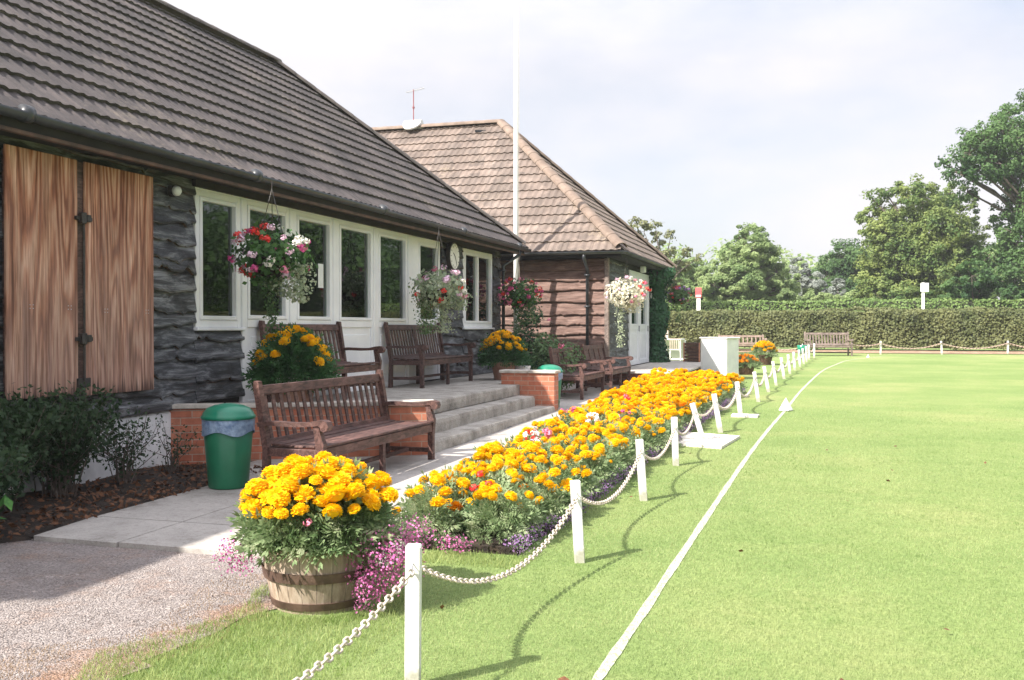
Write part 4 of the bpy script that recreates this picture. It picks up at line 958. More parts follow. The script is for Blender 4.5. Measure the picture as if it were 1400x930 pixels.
bench(2.0, 'panel', M['teak'], 'brown panel-backed bench on the path nearest the side building', (-4.28, 19.55, gz(0, 19.6) + 0.035), R(0))
p = at(1102, 486, 39.5)
bench(1.75, 'slat', M['teak_pale'], 'weathered grey bench at the far edge of the lawn in front of the hedge', (p.x + 0.0, p.y, gz(0, p.y)), R(-98) , nslat=14)
bpos = bpy.data.objects['park_bench.005']; bpos.location = (p.x, p.y, gz(0, p.y)); bpos.rotation_euler = (0, 0, R(-76))
p = at(1040, 486, 41)
bench(1.9, 'slat', M['bpale'], 'sunlit pinkish bench beyond the far flower tubs, half hidden by them', (p.x, p.y, gz(0, p.y)), R(-75), nslat=10, H=0.80)
bpos = bpy.data.objects['park_bench.006']; bpos.location = (p.x - 1.7, p.y + 0.4, gz(0, p.y)); 

# ------------------------------------------------------------------ bins
def bin_(label, loc, s=1.0):
    t = thing('litter_bin', label, 'bin', loc)
    mb = MB(); mb.lathe([(0.165, 0), (0.17, 0.01), (0.21, 0.50), (0.205, 0.505)], 32); mb.build('body', M['bin'], t, smooth=True)
    mb = MB(); vs = []; n = 40
    for z, r, w in ((0.475, 0.222, 0.02), (0.53, 0.221, 0.006), (0.592, 0.224, 0.003), (0.60, 0.21, 0.0)):
        for k in range(n):
            a = 2 * math.pi * k / n; rr = r + w * 0.25 * math.sin(5 * a) + 0.003 * math.sin(13 * a)
            vs.append((rr * math.cos(a), rr * math.sin(a), z + w * math.sin(4 * a + 1)))
    mb.add(vs, [(i * n + k, i * n + (k + 1) % n, (i + 1) * n + (k + 1) % n, (i + 1) * n + k) for i in range(3) for k in range(n)])
    mb.build('liner', M['liner'], t, smooth=True)
    mb = MB(); mb.lathe([(0.225, 0.597), (0.232, 0.60), (0.232, 0.622), (0.222, 0.63), (0.212, 0.655), (0.18, 0.69), (0.12, 0.715), (0.05, 0.728), (0.001, 0.73)], 36); mb.build('lid', M['binlid'], t, smooth=True)
    t.scale = (s, s, s); return t
bin_('green litter bin with a domed lid beside the nearest bench', (-4.95, 7.55, gz(0, 7.55) + 0.036), 1.0)
bin_('green litter bin with a teal lid behind the short brick wall', (-4.30, 15.86, gz(0, 15.9) + 0.035), 0.97)
p = at(1097, 489, 36.5)
t = thing('small_green_bin', 'tiny green bin on a stake beside the far end of the post row', 'bin', (p.x, p.y, gz(0, p.y)))
mb = MB(); mb.lathe([(0.15, 0.18), (0.19, 0.50), (0.18, 0.505)], 18); mb.build('body', M['binlid'], t, smooth=True)
mb = MB(); cyl(mb, (0, 0.2, 0), (0, 0.2, 0.55), 0.02); mb.build('stake', M['post'], t)

# ------------------------------------------------------------------ white posts and chains
posts = [  # x, y, height, lean towards -x (deg), lean towards camera
    (-1.62, 1.55, 0.57, 1, 0), (-1.57, 3.69, 0.585, -0.5, 0), (-1.42, 5.95, 0.51, 3, 1), (-1.40, 8.12, 0.51, 4, 0), (-1.42, 10.15, 0.50, 2, 0),
    (-1.36, 12.15, 0.50, 16, 5), (-1.27, 13.25, 0.52, 10, -3), (-1.20, 15.65, 0.53, 6, 0), (-1.09, 18.3, 0.55, 8, 0), (-1.04, 20.8, 0.53, 10, 0),
    (-0.98, 22.9, 0.55, 8, 0), (-0.90, 25.4, 0.54, 8, 0), (-0.83, 27.7, 0.53, 6, 0), (-0.76, 29.8, 0.53, 4, 0), (-0.66, 31.9, 0.53, 4, 0),
    (-0.58, 33.8, 0.52, 5, 0), (-0.52, 35.6, 0.54, 3, 0), (-0.46, 37.3, 0.55, 2, 0), (-0.30, 39.1, 0.55, 0, 0)]
far_posts = []
for px in (1204, 1288, 1378, 1468):
    p = at(px, 484, 40.5); far_posts.append((p.x, p.y, 0.56, 4 if px == 1288 else 0, 0))
post_words = ['white square post standing beside the flower tub, nearest the camera in full view', 'second white post, at the near corner of the marigold bed', 'third white post, beside the purple edging flowers', 'fourth white post, just before the large pale board']
post_top = []
ORD = ['zeroth', 'first', 'second', 'third', 'fourth', 'fifth', 'sixth', 'seventh', 'eighth', 'ninth', 'tenth', 'eleventh', 'twelfth', 'thirteenth', 'fourteenth', 'fifteenth', 'sixteenth', 'seventeenth', 'eighteenth']
def make_post(i, x, y, h, lean, lc, label, group, staple=True, rz=None):
    t = thing('fence_post', label, 'post', (x, y, gz(x, y) - 0.02), 0, group)
    Mx = Matrix.Rotation(R(-lean), 4, 'Y') @ Matrix.Rotation(R(lc), 4, 'X') @ Matrix.Rotation(rz if rz is not None else random.uniform(0.05, 0.35), 4, 'Z')
    t.matrix_basis = Matrix.Translation((x, y, gz(x, y) - 0.02)) @ Mx
    w = 0.031; mb = MB(); mb.box(-w, w, -w, w, 0, h + 0.012, bev=0.005); mb.build('shaft', M['post'], t)
    if staple:
        mb = MB()
        for sgn in (-1, 1):
            mb.tube([(0.0, sgn * w, h - 0.055), (0.0, sgn * (w + 0.02), h - 0.06), (0.0, sgn * (w + 0.02), h - 0.085), (0.0, sgn * w, h - 0.09)], 0.003, 6)
        mb.build('staple', M['rail'], t)
    a = Matrix.Translation((x, y, gz(x, y) - 0.02)) @ Mx @ Vector((0, -w - 0.018, h - 0.08)); b = Matrix.Translation((x, y, gz(x, y) - 0.02)) @ Mx @ Vector((0, w + 0.018, h - 0.08))
    return a, b
ends = []
for i, (x, y, h, l, lc) in enumerate(posts):
    if i == 0: lab = 'white post just outside the picture, holding the nearest chain'
    elif i <= 4: lab = post_words[i - 1]
    elif i == 5: lab = 'strongly leaning white post standing in the large pale board'
    elif i == 6: lab = 'leaning white post just beyond the large pale board'
    elif i == 7: lab = 'white post beside the narrow pale board near the end of the marigolds'
    else: lab = ORD[i] + ' white post counting from the camera, ' + ('at the far end of the marigold bed' if i < 10 else 'beyond the marigold bed')
    ends.append(make_post(i, x, y, h, l, lc, lab, 'white posts along the edge of the lawn', i < 9, 0.3 if i == 1 else None))
def chain(a, b, sag, mat, label, group, link_len=0.052, wire=0.0065, res=(10, 5)):
    a = Vector(a); b = Vector(b); n = 60; pts = []
    for i in range(n + 1):
        t = i / n; p = a.lerp(b, t); p.z -= sag * 4 * t * (1 - t); pts.append(p)
    cum = [0]
    for i in range(n): cum.append(cum[-1] + (pts[i + 1] - pts[i]).length)
    L = cum[-1]; pitch = link_len * 0.70; m = int(L / pitch); V = []; F = []
    t = thing('chain', label, 'chain', a, 0, group) if False else None
    mb = MB(); j = 0
    for k in range(m):
        s_ = (k + 0.5) * L / m
        while j < n - 1 and cum[j + 1] < s_: j += 1
        f = (s_ - cum[j]) / (cum[j + 1] - cum[j]); p = pts[j].lerp(pts[j + 1], f); tg = (pts[j + 1] - pts[j]).normalized()
        sd = tg.cross(Vector((0, 0, 1))).normalized(); u = sd.cross(tg)
        ang = R(45) + (k % 2) * R(90) + random.uniform(-0.15, 0.15)
        w = sd * math.cos(ang) + u * math.sin(ang); nn = tg.cross(w)
        vs = []; na, nb = res
        for q in range(na):
            th = 2 * math.pi * q / na; cx = math.cos(th); cyy = math.sin(th)
            c = p + tg * ((link_len / 2 - wire - 0.006) * cx + 0.006 * (1 if cx > 0.1 else -1 if cx < -0.1 else 0)) + w * (link_len * 0.27 * cyy)
            rad = (tg * cx + w * cyy).normalized()
            for e in range(nb):
                ph = 2 * math.pi * e / nb; vs.append(c + rad * math.cos(ph) * wire + nn * math.sin(ph) * wire)
        mb.add(vs, [(q * nb + e, q * nb + (e + 1) % nb, ((q + 1) % na) * nb + (e + 1) % nb, ((q + 1) % na) * nb + e) for q in range(na) for e in range(nb)])
    o = mb.build('chain', mat, None, smooth=True); tag(o, label, 'chain', group); return o
sags = [0.16, 0.24, 0.20, 0.18, 0.17, 0.12, 0.20, 0.23, 0.22] + [0.2] * 12
clab = ['cream chain running out of the bottom of the picture from the nearest post', 'cream link chain sagging between the two nearest white posts', 'cream chain between the second and third white posts, in front of the marigolds', 'cream chain between the third and fourth white posts']
for i in range(len(posts) - 1):
    lab = clab[i] if i < 4 else ('short cream chain between the two leaning posts past the pale board' if i == 5 else 'cream chain reaching the pale board from the fourth post' if i == 4 else 'cream chain between the ' + ORD[i] + ' and ' + ORD[i + 1] + ' white posts counting from the camera')
    far = i > 5
    chain(ends[i][1], ends[i + 1][0], sags[i], M['chain'], lab, 'cream chains slung between the white posts', 0.046 if i < 6 else 0.075, 0.0055 if i < 6 else 0.009, (10, 5) if i < 3 else (8, 4))
fe = []
for i, (x, y, h, l, lc) in enumerate(far_posts):
    lab = ['white post in front of the hedge, first to the right of the far bench', 'slightly leaning white post in front of the hedge, below the white sign', 'white post in front of the hedge near the right edge of the picture', 'white post in front of the hedge just outside the picture'][i]
    fe.append(make_post(i, x, y, h, l, lc, lab, 'white posts along the hedge', False))
M['farchain'] = noisy('weathered_chain', (0.40, 0.29, 0.23), (0.55, 0.43, 0.36), 20, 0.6, 0)
prev = at(1160, 470, 40.0)
for i, e in enumerate(fe):
    q = e[0]; lab = ['brown-looking chain from the far bench to the first hedge post', 'brown-looking chain between the first two hedge posts', 'brown-looking chain reaching the rightmost hedge post in view', 'brown-looking chain leaving the right edge of the picture'][i]
    chain(prev, q, 0.22 if i else 0.10, M['farchain'], lab, 'chains along the hedge', 0.10, 0.014, (6, 4)); prev = e[1]
chain(at(1052, 476, 41), at(1102, 474, 40), 0.10, M['farchain'], 'brown-looking chain between the flower tubs and the far bench', 'chains along the hedge', 0.10, 0.014, (6, 4))

# pale boards, marker pyramid
def board(label, pts, z=0.02):
    mb = MB(); n = len(pts); vs = [(x, y, gz(x, y) + zz) for zz in (0.0, z + 0.012) for x, y in pts]
    mb.add(vs, [list(range(n)), list(range(n, 2 * n))[::-1]] + [(i, (i + 1) % n, n + (i + 1) % n, n + i) for i in range(n)])
    tag(mb.build('pale_board', M['mat']), label, 'board')
board('large pale board lying flat on the grass beside the marigolds', [(-1.68, 11.75), (-1.10, 11.55), (-0.98, 12.70), (-1.74, 12.95)])
board('narrow pale board lying on the grass further along the posts', [(-1.32, 15.35), (-0.93, 15.35), (-0.92, 15.62), (-1.32, 15.66)])
def pyramid(loc, s, label):
    mb = MB(); x, y = loc; z = gz(x, y) + 0.012; r = 0.02
    vs = []
    for hh, k in ((0, 1.0), (0.012, 1.0), (0.19, 0.10), (0.2, 0.05)):
        for a in range(4):
            an = R(20 + 90 * a); vs.append((0.115 * k * s * math.cos(an), 0.115 * k * s * math.sin(an), hh * s))
    mb.add(vs, [(i * 4 + k, i * 4 + (k + 1) % 4, (i + 1) * 4 + (k + 1) % 4, (i + 1) * 4 + k) for i in range(3) for k in range(4)] + [(3, 2, 1, 0), (12, 13, 14, 15)])
    o = mb.build('boundary_marker', M['white']); o.location = (x, y, z); tag(o, label, 'marker')
pyramid((-0.56, 16.6), 1.0, 'small white pyramid marker on the white boundary line')
pp = at(1187, 489, 37.5); pyramid((pp.x, pp.y), 0.55, 'tiny white marker on the lawn right of the far bench')

# ------------------------------------------------------------------ flowers
def bloom_mesh(name, mat, r=0.042, rings=6, seed=0, h=0.72):
    rs = np.random.default_rng(seed); P = []
    for k in range(rings):
        f = k / (rings - 1); el = R(-18) + f * R(98); n = max(5, int(18 * math.cos(max(el, 0)) + 3))
        for i in range(n):
            a = 2 * math.pi * (i + 0.5 * (k % 2)) / n + rs.normal(0, 0.08)
            e = el + rs.normal(0, 0.08); rr = r * rs.uniform(0.92, 1.08)
            c = np.array([math.cos(a) * math.cos(e), math.sin(a) * math.cos(e), math.sin(e) * h]) * rr
            t = np.array([-math.sin(a), math.cos(a), 0]); o = c / np.linalg.norm(c)
            w = r * 0.21; base = c * 0.6
            b1, b2 = base - t * w * 0.5, base + t * w * 0.5
            q1 = c + t * w * 0.75 + o * rs.normal(0, 0.002) ; q2 = c - t * w * 0.75; tip = c + o * r * 0.10 - np.array([0, 0, 1]) * 0.0
            top = np.cross(t, o)
            P += [b1, b2, q1 + top * w * 0.1, tip + top * w * 0.35]; P += [b1, tip + top * w * 0.35, q2 + top * w * 0.1, b1 - t * w * 0.1]
    o = np_mesh(name, np.array(P), 4, mat)
    return o
def ball_mesh(r, mat, seed, n=26, size=0.028, name='flower'):
    rs = np.random.default_rng(seed); pts, D = blob_pts((0, 0, 0), (r, r, r * 0.75), n, rs, 0.8)
    return np_mesh(name, leaf_quads(pts, D, size, 0.9, rs, 0.3), 4, mat)
def unlink(o): col.objects.unlink(o); return o
def core_sphere(r, h, mat):
    mb = MB(); prof = [(r * math.cos(a) + 1e-4, h * r * math.sin(a)) for a in np.linspace(-1.2, 1.5, 7)]
    mb.lathe(prof, 10); return mb
BLOOM = []
def full_bloom(name, mat, r, seed, h=0.72):
    o = bloom_mesh(name, mat, r, 8, seed, h); me = o.data; col.objects.unlink(o)
    # add solid heart so that nothing shows between the petals
    import bmesh
    bm = bmesh.new(); bm.from_mesh(me)
    for v in bmesh.ops.create_icosphere(bm, subdivisions=2, radius=r * 0.80)['verts']: v.co.z *= h
    bm.to_mesh(me); bm.free(); return me
for s_ in range(4): BLOOM.append(full_bloom('bloom', M['marigold'], 0.042, s_, 0.74))
BLOOM_O = [full_bloom('bloom', M['marigold_orange'], 0.042, s_ + 9, 0.74) for s_ in range(2)]
FL = {k: [unlink(ball_mesh(0.036, M[k], 5 + i)).data for i in range(2)] for k in ('red', 'pink', 'magenta', 'palepink', 'whitep', 'purple')}
def put(me, parent, name, loc, rot=None, s=1.0):
    o = bpy.data.objects.new(name, me); link(o, parent); o.location = loc
    o.rotation_euler = rot or (random.uniform(-0.5, 0.5), random.uniform(-0.5, 0.5), random.uniform(0, 6.28)); o.scale = (s, s, s); return o

def feather(P, D, size, rs, mat_n=5, droop=0.3):
    """compound marigold leaves: a few narrow leaflets along a stalk from each point"""
    Q = []
    n = len(P)
    T = unit(D + rs.normal(0, 0.5, (n, 3)) + np.array([0, 0, -droop]))
    S = unit(np.cross(T, rs.normal(0, 1, (n, 3))))
    L = (size * rs.uniform(0.7, 1.25, n))[:, None]
    N = np.cross(T, S)
    for k in range(mat_n):
        f = (k + 0.6) / mat_n
        c = P + T * L * f
        for sg in (-1, 1):
            d = unit(T * 0.6 + S * sg * 1.0) if k < mat_n - 1 else unit(T + S * sg * 0.25)
            ll = L * 0.42; w = np.cross(N, d) * L * 0.065
            Q.append(np.stack([c, c + d * ll * 0.5 + w, c + d * ll, c + d * ll * 0.5 - w], 1))
    return np.concatenate(Q).reshape(-1, 3)

def dome_pts(rx, ry, h, n, rs, zlow=0.0):
    a = rs.uniform(0, 2 * np.pi, n); e = np.arcsin(rs.uniform(0.0, 1, n)); rr = rs.uniform(0.6, 1.0, n) ** 0.7
    D = np.stack([np.cos(a) * np.cos(e), np.sin(a) * np.cos(e), np.sin(e)], 1)
    return D * rr[:, None] * np.array([rx, ry, h]) + np.array([0, 0, zlow]), D

def marigold_foliage(r, h, n, mat, seed, size=0.10, zl=0.0, name='foliage'):
    rs = np.random.default_rng(seed); P, D = dome_pts(r, r, h, n, rs, zl)
    o = np_mesh(name, feather(P - D * 0.04, D, size, rs), 4, mat); col.objects.unlink(o); return o.data

# --- the barrel in the foreground
tub = thing('barrel_planter', 'half barrel planter beside the nearest post, full of big yellow marigolds and magenta lobelia', 'planter', (-2.53, 4.70, 0.0))
mb = MB(); mb.lathe([(0.235, -0.01), (0.262, 0.10), (0.285, 0.20), (0.298, 0.33), (0.272, 0.332), (0.262, 0.27), (0.001, 0.265)], 44); mb.build('barrel', M['barrel'], tub)
mb = MB(); mb.lathe([(0.282, 0.165), (0.290, 0.165), (0.300, 0.215), (0.292, 0.215)], 44, cap=False); mb.lathe([(0.241, 0.02), (0.249, 0.02), (0.260, 0.058), (0.25, 0.058)], 44, cap=False); mb.build('hoop', M['hoop'], tub)
f1 = bpy.data.objects.new('foliage', marigold_foliage(0.37, 0.32, 1500, M['mari_leaf'], 31, 0.115, 0.35)); link(f1, tub)
rs = np.random.default_rng(77); cnt = 0
spots = []
tries = 0
while len(spots) < 84 and tries < 9000:
    tries += 1
    a = rs.uniform(0, 6.283); rr = math.sqrt(rs.random()) * 0.385
    x, y = rr * math.cos(a), rr * math.sin(a)
    z = 0.36 + 0.37 * math.sqrt(max(0, 1 - (rr / 0.46) ** 2)) + rs.uniform(-0.05, 0.03)
    if all((x - p[0]) ** 2 + (y - p[1]) ** 2 + (z - p[2]) ** 2 > 0.080 ** 2 for p in spots): spots.append((x, y, z))
for x, y, z in spots:
    tilt = (-y * 1.2 + random.uniform(-.2, .2), x * 1.2 + random.uniform(-.2, .2), random.uniform(0, 6.28))
    put(random.choice(BLOOM), tub, 'bloom', (x, y, z), tilt, random.choice((0.8, 1.05, 1.15, 1.25, 1.35)) * random.uniform(0.95, 1.05))
def lobelia(parent, c, r, n, mat, seed, name='lobelia', leaf='trail', size=0.013):
    rs = np.random.default_rng(seed); P, D = blob_pts(c, r, n, rs, 0.3)
    o = np_mesh(name, leaf_quads(P, D, size, 0.95, rs, 0.8), 4, M[mat], parent)
    P2, D2 = blob_pts(c, tuple(x * 0.9 for x in r), int(n * 0.6), rs, 0.1)
    np_mesh(name + '_stems', leaf_quads(P2, D2, size * 1.6, 0.25, rs, 0.9), 4, M[leaf], o)
    return o
Rv = Vector((CY, SY_, 0))      # to the camera's right
Fv = Vector((SY_, -CY, 0))     # towards the camera
def tl(r_, f_, z): v = Rv * r_ + Fv * f_; return (v.x, v.y, z)
lobelia(tub, tl(0.36, 0.16, 0.26), (0.20, 0.20, 0.17), 1700, 'lobelia', 51, size=0.015)
lobelia(tub, tl(0.50, 0.02, 0.36), (0.10, 0.13, 0.11), 420, 'lobelia', 52, size=0.014)
lobelia(tub, tl(-0.42, 0.05, 0.26), (0.13, 0.14, 0.11), 420, 'lobelia', 53, size=0.012)
lobelia(tub, tl(0.30, 0.26, 0.14), (0.10, 0.1, 0.13), 400, 'lobelia', 54, size=0.014)
put(FL['pink'][0], tub, 'small_bloom', tl(0.02, 0.40, 0.50), None, 0.6)

# --- marigold plants of the long bed
def plant_proto(nm, k, seed, nb, bloomset, leafmat_, r=0.21, h=0.26, n=190, scale=1.0):
    fol = marigold_foliage(r, h, n, M[leafmat_], seed, 0.10, 0.03)
    rs = np.random.default_rng(seed); bl = []
    tries = 0
    while len(bl) < nb and tries < 2000:
        tries += 1
        a = rs.uniform(0, 6.283); rr = math.sqrt(rs.random()) * r * 0.95; x, y = rr * math.cos(a), rr * math.sin(a)
        z = 0.07 + (h + 0.035) * math.sqrt(max(0.06, 1 - (rr / (r * 1.05)) ** 2)) + rs.uniform(-0.03, 0.02)
        if all((x - p[0]) ** 2 + (y - p[1]) ** 2 > 0.072 ** 2 for p in bl): bl.append((x, y, z))
    return fol, bl
protos = [plant_proto('m', k, 100 + k, [8, 10, 6, 9][k], BLOOM, 'mari_leaf') for k in range(4)]
far_protos = [plant_proto('m', k, 120 + k, 17, BLOOM, 'mari_leaf', n=120) for k in range(2)]
def marigold_plant(loc, s, label, group, far):
    t = thing('marigold_plant', label, 'plant', loc, random.uniform(0, 6.28), group); t.scale = (s, s, s)
    fol, bl = random.choice(far_protos if far else protos)
    o = bpy.data.objects.new('foliage', fol); link(o, t)
    for x, y, z in bl:
        if random.random() < 0.12: continue
        put(random.choice(BLOOM if random.random() < 0.97 else BLOOM_O), t, 'bloom', (x, y, z + random.uniform(-0.03, 0.02)), (-y * 2.5 + random.uniform(-.3, .3), x * 2.5 + random.uniform(-.3, .3), random.uniform(0, 6)), random.choice((0.5, 0.8, 0.9, 1.0, 1.1, 1.15)) * random.uniform(0.9, 1.1))
    return t
y = 6.15; k = 0; alt = 0
accent = []
while y < 20.5:
    xl, xr = bedL(y) + 0.14, bedR(y) - 0.17; step_ = 0.31 if y < 13 else 0.34; nx = max(2, int(round((xr - xl) / step_)) + 1)
    for i in range(nx):
        x = xl + (xr - xl) * i / (nx - 1) + random.uniform(-0.05, 0.05); yy = y + random.uniform(-0.07, 0.07) + (0.15 if i % 2 else 0)
        if random.random() < 0.05 and 0 < i < nx - 1: accent.append((x, yy)); continue
        edge = i == nx - 1
        near = y < 6.4
        lab = 'yellow marigold plant in the near end row of the long flower bed' if near else \
              'yellow marigold plant in the long bed between the steps and the white posts' if y < 15.4 else 'yellow marigold plant in the far half of the long bed, beyond the steps'
        marigold_plant((x, yy, gz(x, yy) + 0.04), random.uniform(0.9, 1.12) * (0.98 if edge else 1.08), lab, 'marigold plants of the long flower bed', y > 12.5)
    y += step_
# accents: begonias among the marigolds
acc_fol = [marigold_foliage(0.13, 0.22, 70, M['mari_leaf_dark'], 140 + k, 0.08, 0.03) for k in range(2)]
def accent_plant(loc, kinds, label, nf=10):
    t = thing('begonia_plant', label, 'plant', loc, random.uniform(0, 6.28), 'begonias among the marigolds')
    o = bpy.data.objects.new('foliage', random.choice(acc_fol)); link(o, t)
    for q in range(nf):
        a = random.uniform(0, 6.28); rr = random.uniform(0, 0.13)
        put(FL[random.choice(kinds)][q % 2], t, 'flower', (rr * math.cos(a), rr * math.sin(a), 0.34 + random.uniform(-0.05, 0.07)), None, random.uniform(0.6, 1.0))
kindsets = [(['red', 'pink'], 'red and pink begonia among the yellow marigolds'), (['pink', 'magenta'], 'pink begonia among the yellow marigolds'), (['whitep', 'whitep', 'palepink'], 'white begonia among the yellow marigolds')]
extra = [(-2.55, 8.7, 0), (-2.42, 8.9, 1), (-2.45, 8.6, 2), (-2.75, 11.2, 1), (-2.3, 10.4, 2), (-2.5, 13.2, 0)]
for x, y, kk in extra: accent_plant((x, y, gz(x, y) + 0.06), *kindsets[kk], nf=7)
for i, (x, y) in enumerate(accent): accent_plant((x, y, gz(x, y) + 0.04), *kindsets[i % 3], nf=5)
# purple edging along the lawn side
k = 0
edge_src = None
ys_e = [6.0 + 0.33 * i for i in range(44)]
for i, y in enumerate(ys_e):
    x = bedR(y) + 0.02
    if edge_src is None:
        edge_src = []
        for q in range(3):
            t = thing('edging_plant', 'low purple edging plant at the lawn side of the marigold bed', 'plant', (0, 0, 0), 0, 'purple edging plants')
            lobelia(t, (0, 0, 0.05), (0.10, 0.16, 0.065), 210, 'alyssum', 60 + q, name='flowers', size=0.014)
            edge_src.append(t)
    t = edge_src[i] if i < 3 else copy_tree(edge_src[i % 3])
    t.location = (x + random.uniform(-0.03, 0.03), y, gz(x, y) + 0.03); t.rotation_euler = (0, 0, random.uniform(-0.3, 0.3))
for x, y in ((-2.22, 5.88),):
    t = thing('edging_plant', 'low pink-violet edging plant at the near end of the marigold bed', 'plant', (x, y, 0.03), 0, 'pink edging plants')
    lobelia(t, (0, 0, 0.06), (0.13, 0.07, 0.07), 190, 'lobelia' , 70 + int(x * -10), name='flowers', size=0.015)

# --- porch planters
def pot_planter(name, loc, r, h, potmat, label, fol_r, fol_h, fmat, blooms, bloomset, seed, nleaf=500, lsize=0.12, brange=(0.9, 1.15), low=0.0, zt=None):
    t = thing(name, label, 'planter', loc)
    mb = MB(); mb.lathe([(r * 0.72, 0), (r * 0.95, h * 0.85), (r * 1.05, h * 0.86), (r * 1.05, h), (r * 0.92, h), (r * 0.9, h * 0.9), (0.001, h * 0.88)], 28); mb.build('pot', potmat, t, smooth=False)
    fo = bpy.data.objects.new('foliage', marigold_foliage(fol_r, fol_h, nleaf, fmat, seed, lsize, h - low)); link(fo, t)
    rs = np.random.default_rng(seed)
    for q in range(blooms):
        a = rs.uniform(0, 6.283); e = math.asin(rs.uniform(0.15, 1) ** 0.55)
        put(random.choice(bloomset), t, 'bloom', (fol_r * 0.98 * math.cos(a) * math.cos(e), fol_r * 0.98 * math.sin(a) * math.cos(e), h - low + fol_h * 1.06 * math.sin(e)), None, rs.uniform(*brange))
    return t
pot_planter('marigold_pot', (-5.50, 9.62, FZ), 0.25, 0.30, M['terra'], 'terracotta pot with a bushy dark green marigold on the porch corner behind the nearest bench', 0.43, 0.54, M['mari_leaf_dark'], 52, BLOOM, 201, 1300, 0.13, (1.1, 1.5), -0.02)
pot_planter('marigold_pot', (-5.32, 16.55, FZ), 0.22, 0.30, M['terra'], 'terracotta pot of yellow marigolds on the porch above the short brick wall', 0.41, 0.50, M['mari_leaf_dark'], 80, BLOOM, 202, 800, 0.13, (1.1, 1.5), 0.0)
# white pot, green shrub with a rose
t = thing('white_pot', 'small white pot beside the far marigold pot on the porch', 'pot', (-5.02, 16.72, FZ)); mb = MB(); mb.lathe([(0.10, 0), (0.13, 0.2), (0.14, 0.21), (0.14, 0.24), (0.12, 0.24), (0.1, 0.2), (0.001, 0.2)], 20); mb.build('shell', M['white'], t)
def shrub(name, label, loc, blobs, mat, n, size, cat='shrub', aspect=0.55, stems=6, seed=1, flowers=None, group=None, smat=None):
    t = thing(name, label, cat, loc, 0, group); rs = np.random.default_rng(seed); Vq = []
    tot = sum(b[3] ** 2 for b in blobs)
    for bx, by, bz, br in blobs:
        P, D = blob_pts((bx, by, bz), br, int(n * br ** 2 / tot), rs, 0.45)
        ok = P[:, 2] > 0.02; Vq.append(leaf_quads(P[ok], (D + np.array([0, 0, 0.5]))[ok], size, aspect, rs, 0.5))
    np_mesh('foliage', np.concatenate(Vq), 4, mat, t)
    mb = MB()
    for k in range(stems):
        b = blobs[k % len(blobs)]
        mb.tube([(rs.normal(0, 0.04), rs.normal(0, 0.04), 0), (b[0] * 0.5, b[1] * 0.5, b[2] * 0.5), (b[0] + rs.normal(0, b[3] * 0.4), b[1] + rs.normal(0, b[3] * 0.4), b[2] + b[3] * 0.4)], [0.012 + 0.01 * b[3], 0.009, 0.003], 5)
    mb.build('stems', smat or M['bark'], t)
    for me, p, s in flowers or []: put(me, t, 'flower', p, None, s)
    return t
shrub('rose_bush', 'green rose bush with a single pink bloom between the marigold pot and the path benches', (-4.95, 18.3, 0.1), [(0, 0, 0.75, 0.40), (0.1, 0.5, 0.6, 0.36), (-0.15, 0.2, 1.0, 0.30), (0.2, -0.2, 0.45, 0.35), (0.1, 1.0, 0.8, 0.32)], M['trail'], 2600, 0.075, flowers=[(FL['pink'][0], (0.25, -0.18, 1.0), 1.7), (FL['pink'][1], (-0.05, 0.1, 1.5), 1.0)], seed=11)
shrub('climbing_plant', 'dark climbing plant in the gap between the two buildings', (-5.95, 19.95, 0.1), [(0, 0, 0.6, 0.35), (0, 0.05, 1.1, 0.32), (0.1, 0.1, 1.6, 0.3), (0.35, 0.4, 0.7, 0.4)], M['ivy'], 2600, 0.07, seed=12)

# --- shrubs under the shutters
def twig_bush(label, loc, r, h, n, mat, seed, size=0.05, dense=1.0):
    rs = np.random.default_rng(seed); t = thing('shrub', label, 'shrub', loc); mb = MB(); Q = []
    for k in range(n):
        a = rs.uniform(0, 6.28); L = h * rs.uniform(0.6, 1.05); lean = r * rs.uniform(0.2, 1.0)
        p0 = np.array([rs.normal(0, r * 0.12), rs.normal(0, r * 0.12), 0]); p3 = np.array([math.cos(a) * lean, math.sin(a) * lean, L])
        p1 = p0 + np.array([math.cos(a) * lean * 0.2, math.sin(a) * lean * 0.2, L * 0.45]) + rs.normal(0, 0.02, 3)
        pts = [p0, p1, p0 * 0.2 + p3 * 0.8 + np.array([0, 0, -0.03]), p3]
        mb.tube(pts, [0.007, 0.005, 0.003, 0.0015], 4)
        m = int(26 * dense * L / 0.6); f = rs.uniform(0.15, 1.0, m) ** 0.8
        P = np.array([np.array(spl(pts, x)) for x in f]) + rs.normal(0, 0.045, (m, 3)); P[:, 2] = np.maximum(P[:, 2], 0.02)
        D = unit(rs.normal(0, 1, (m, 3)) + np.array([0.3, -0.2, 0.6])); Q.append(leaf_quads(P, D, size, 0.5, rs, 0.3))
    np_mesh('foliage', np.concatenate(Q), 4, mat, t); mb.build('stems', M['bark'], t); return t
def spl(pts, f):
    s = f * (len(pts) - 1); i = min(int(s), len(pts) - 2); return np.array(pts[i]) * (1 - (s - i)) + np.array(pts[i + 1]) * (s - i)
twig_bush('dense dark shrub at the left edge below the plywood shutters', (-5.95, 5.9, 0.03), 0.6, 0.85, 95, M['shrub'], 301, 0.055, 2.6)
twig_bush('dark bushy shrub under the gap between the plywood shutters', (-6.05, 6.75, 0.03), 0.55, 0.85, 90, M['shrub'], 302, 0.05, 2.4)
twig_bush('thin open shrub against the white plinth', (-5.95, 7.45, 0.03), 0.42, 0.66, 34, M['shrub'], 303, 0.04, 1.1)
twig_bush('sparse upright shrub at the right end of the white plinth', (-5.98, 8.15, 0.03), 0.28, 0.52, 16, M['shrub'], 304, 0.035, 1.0)
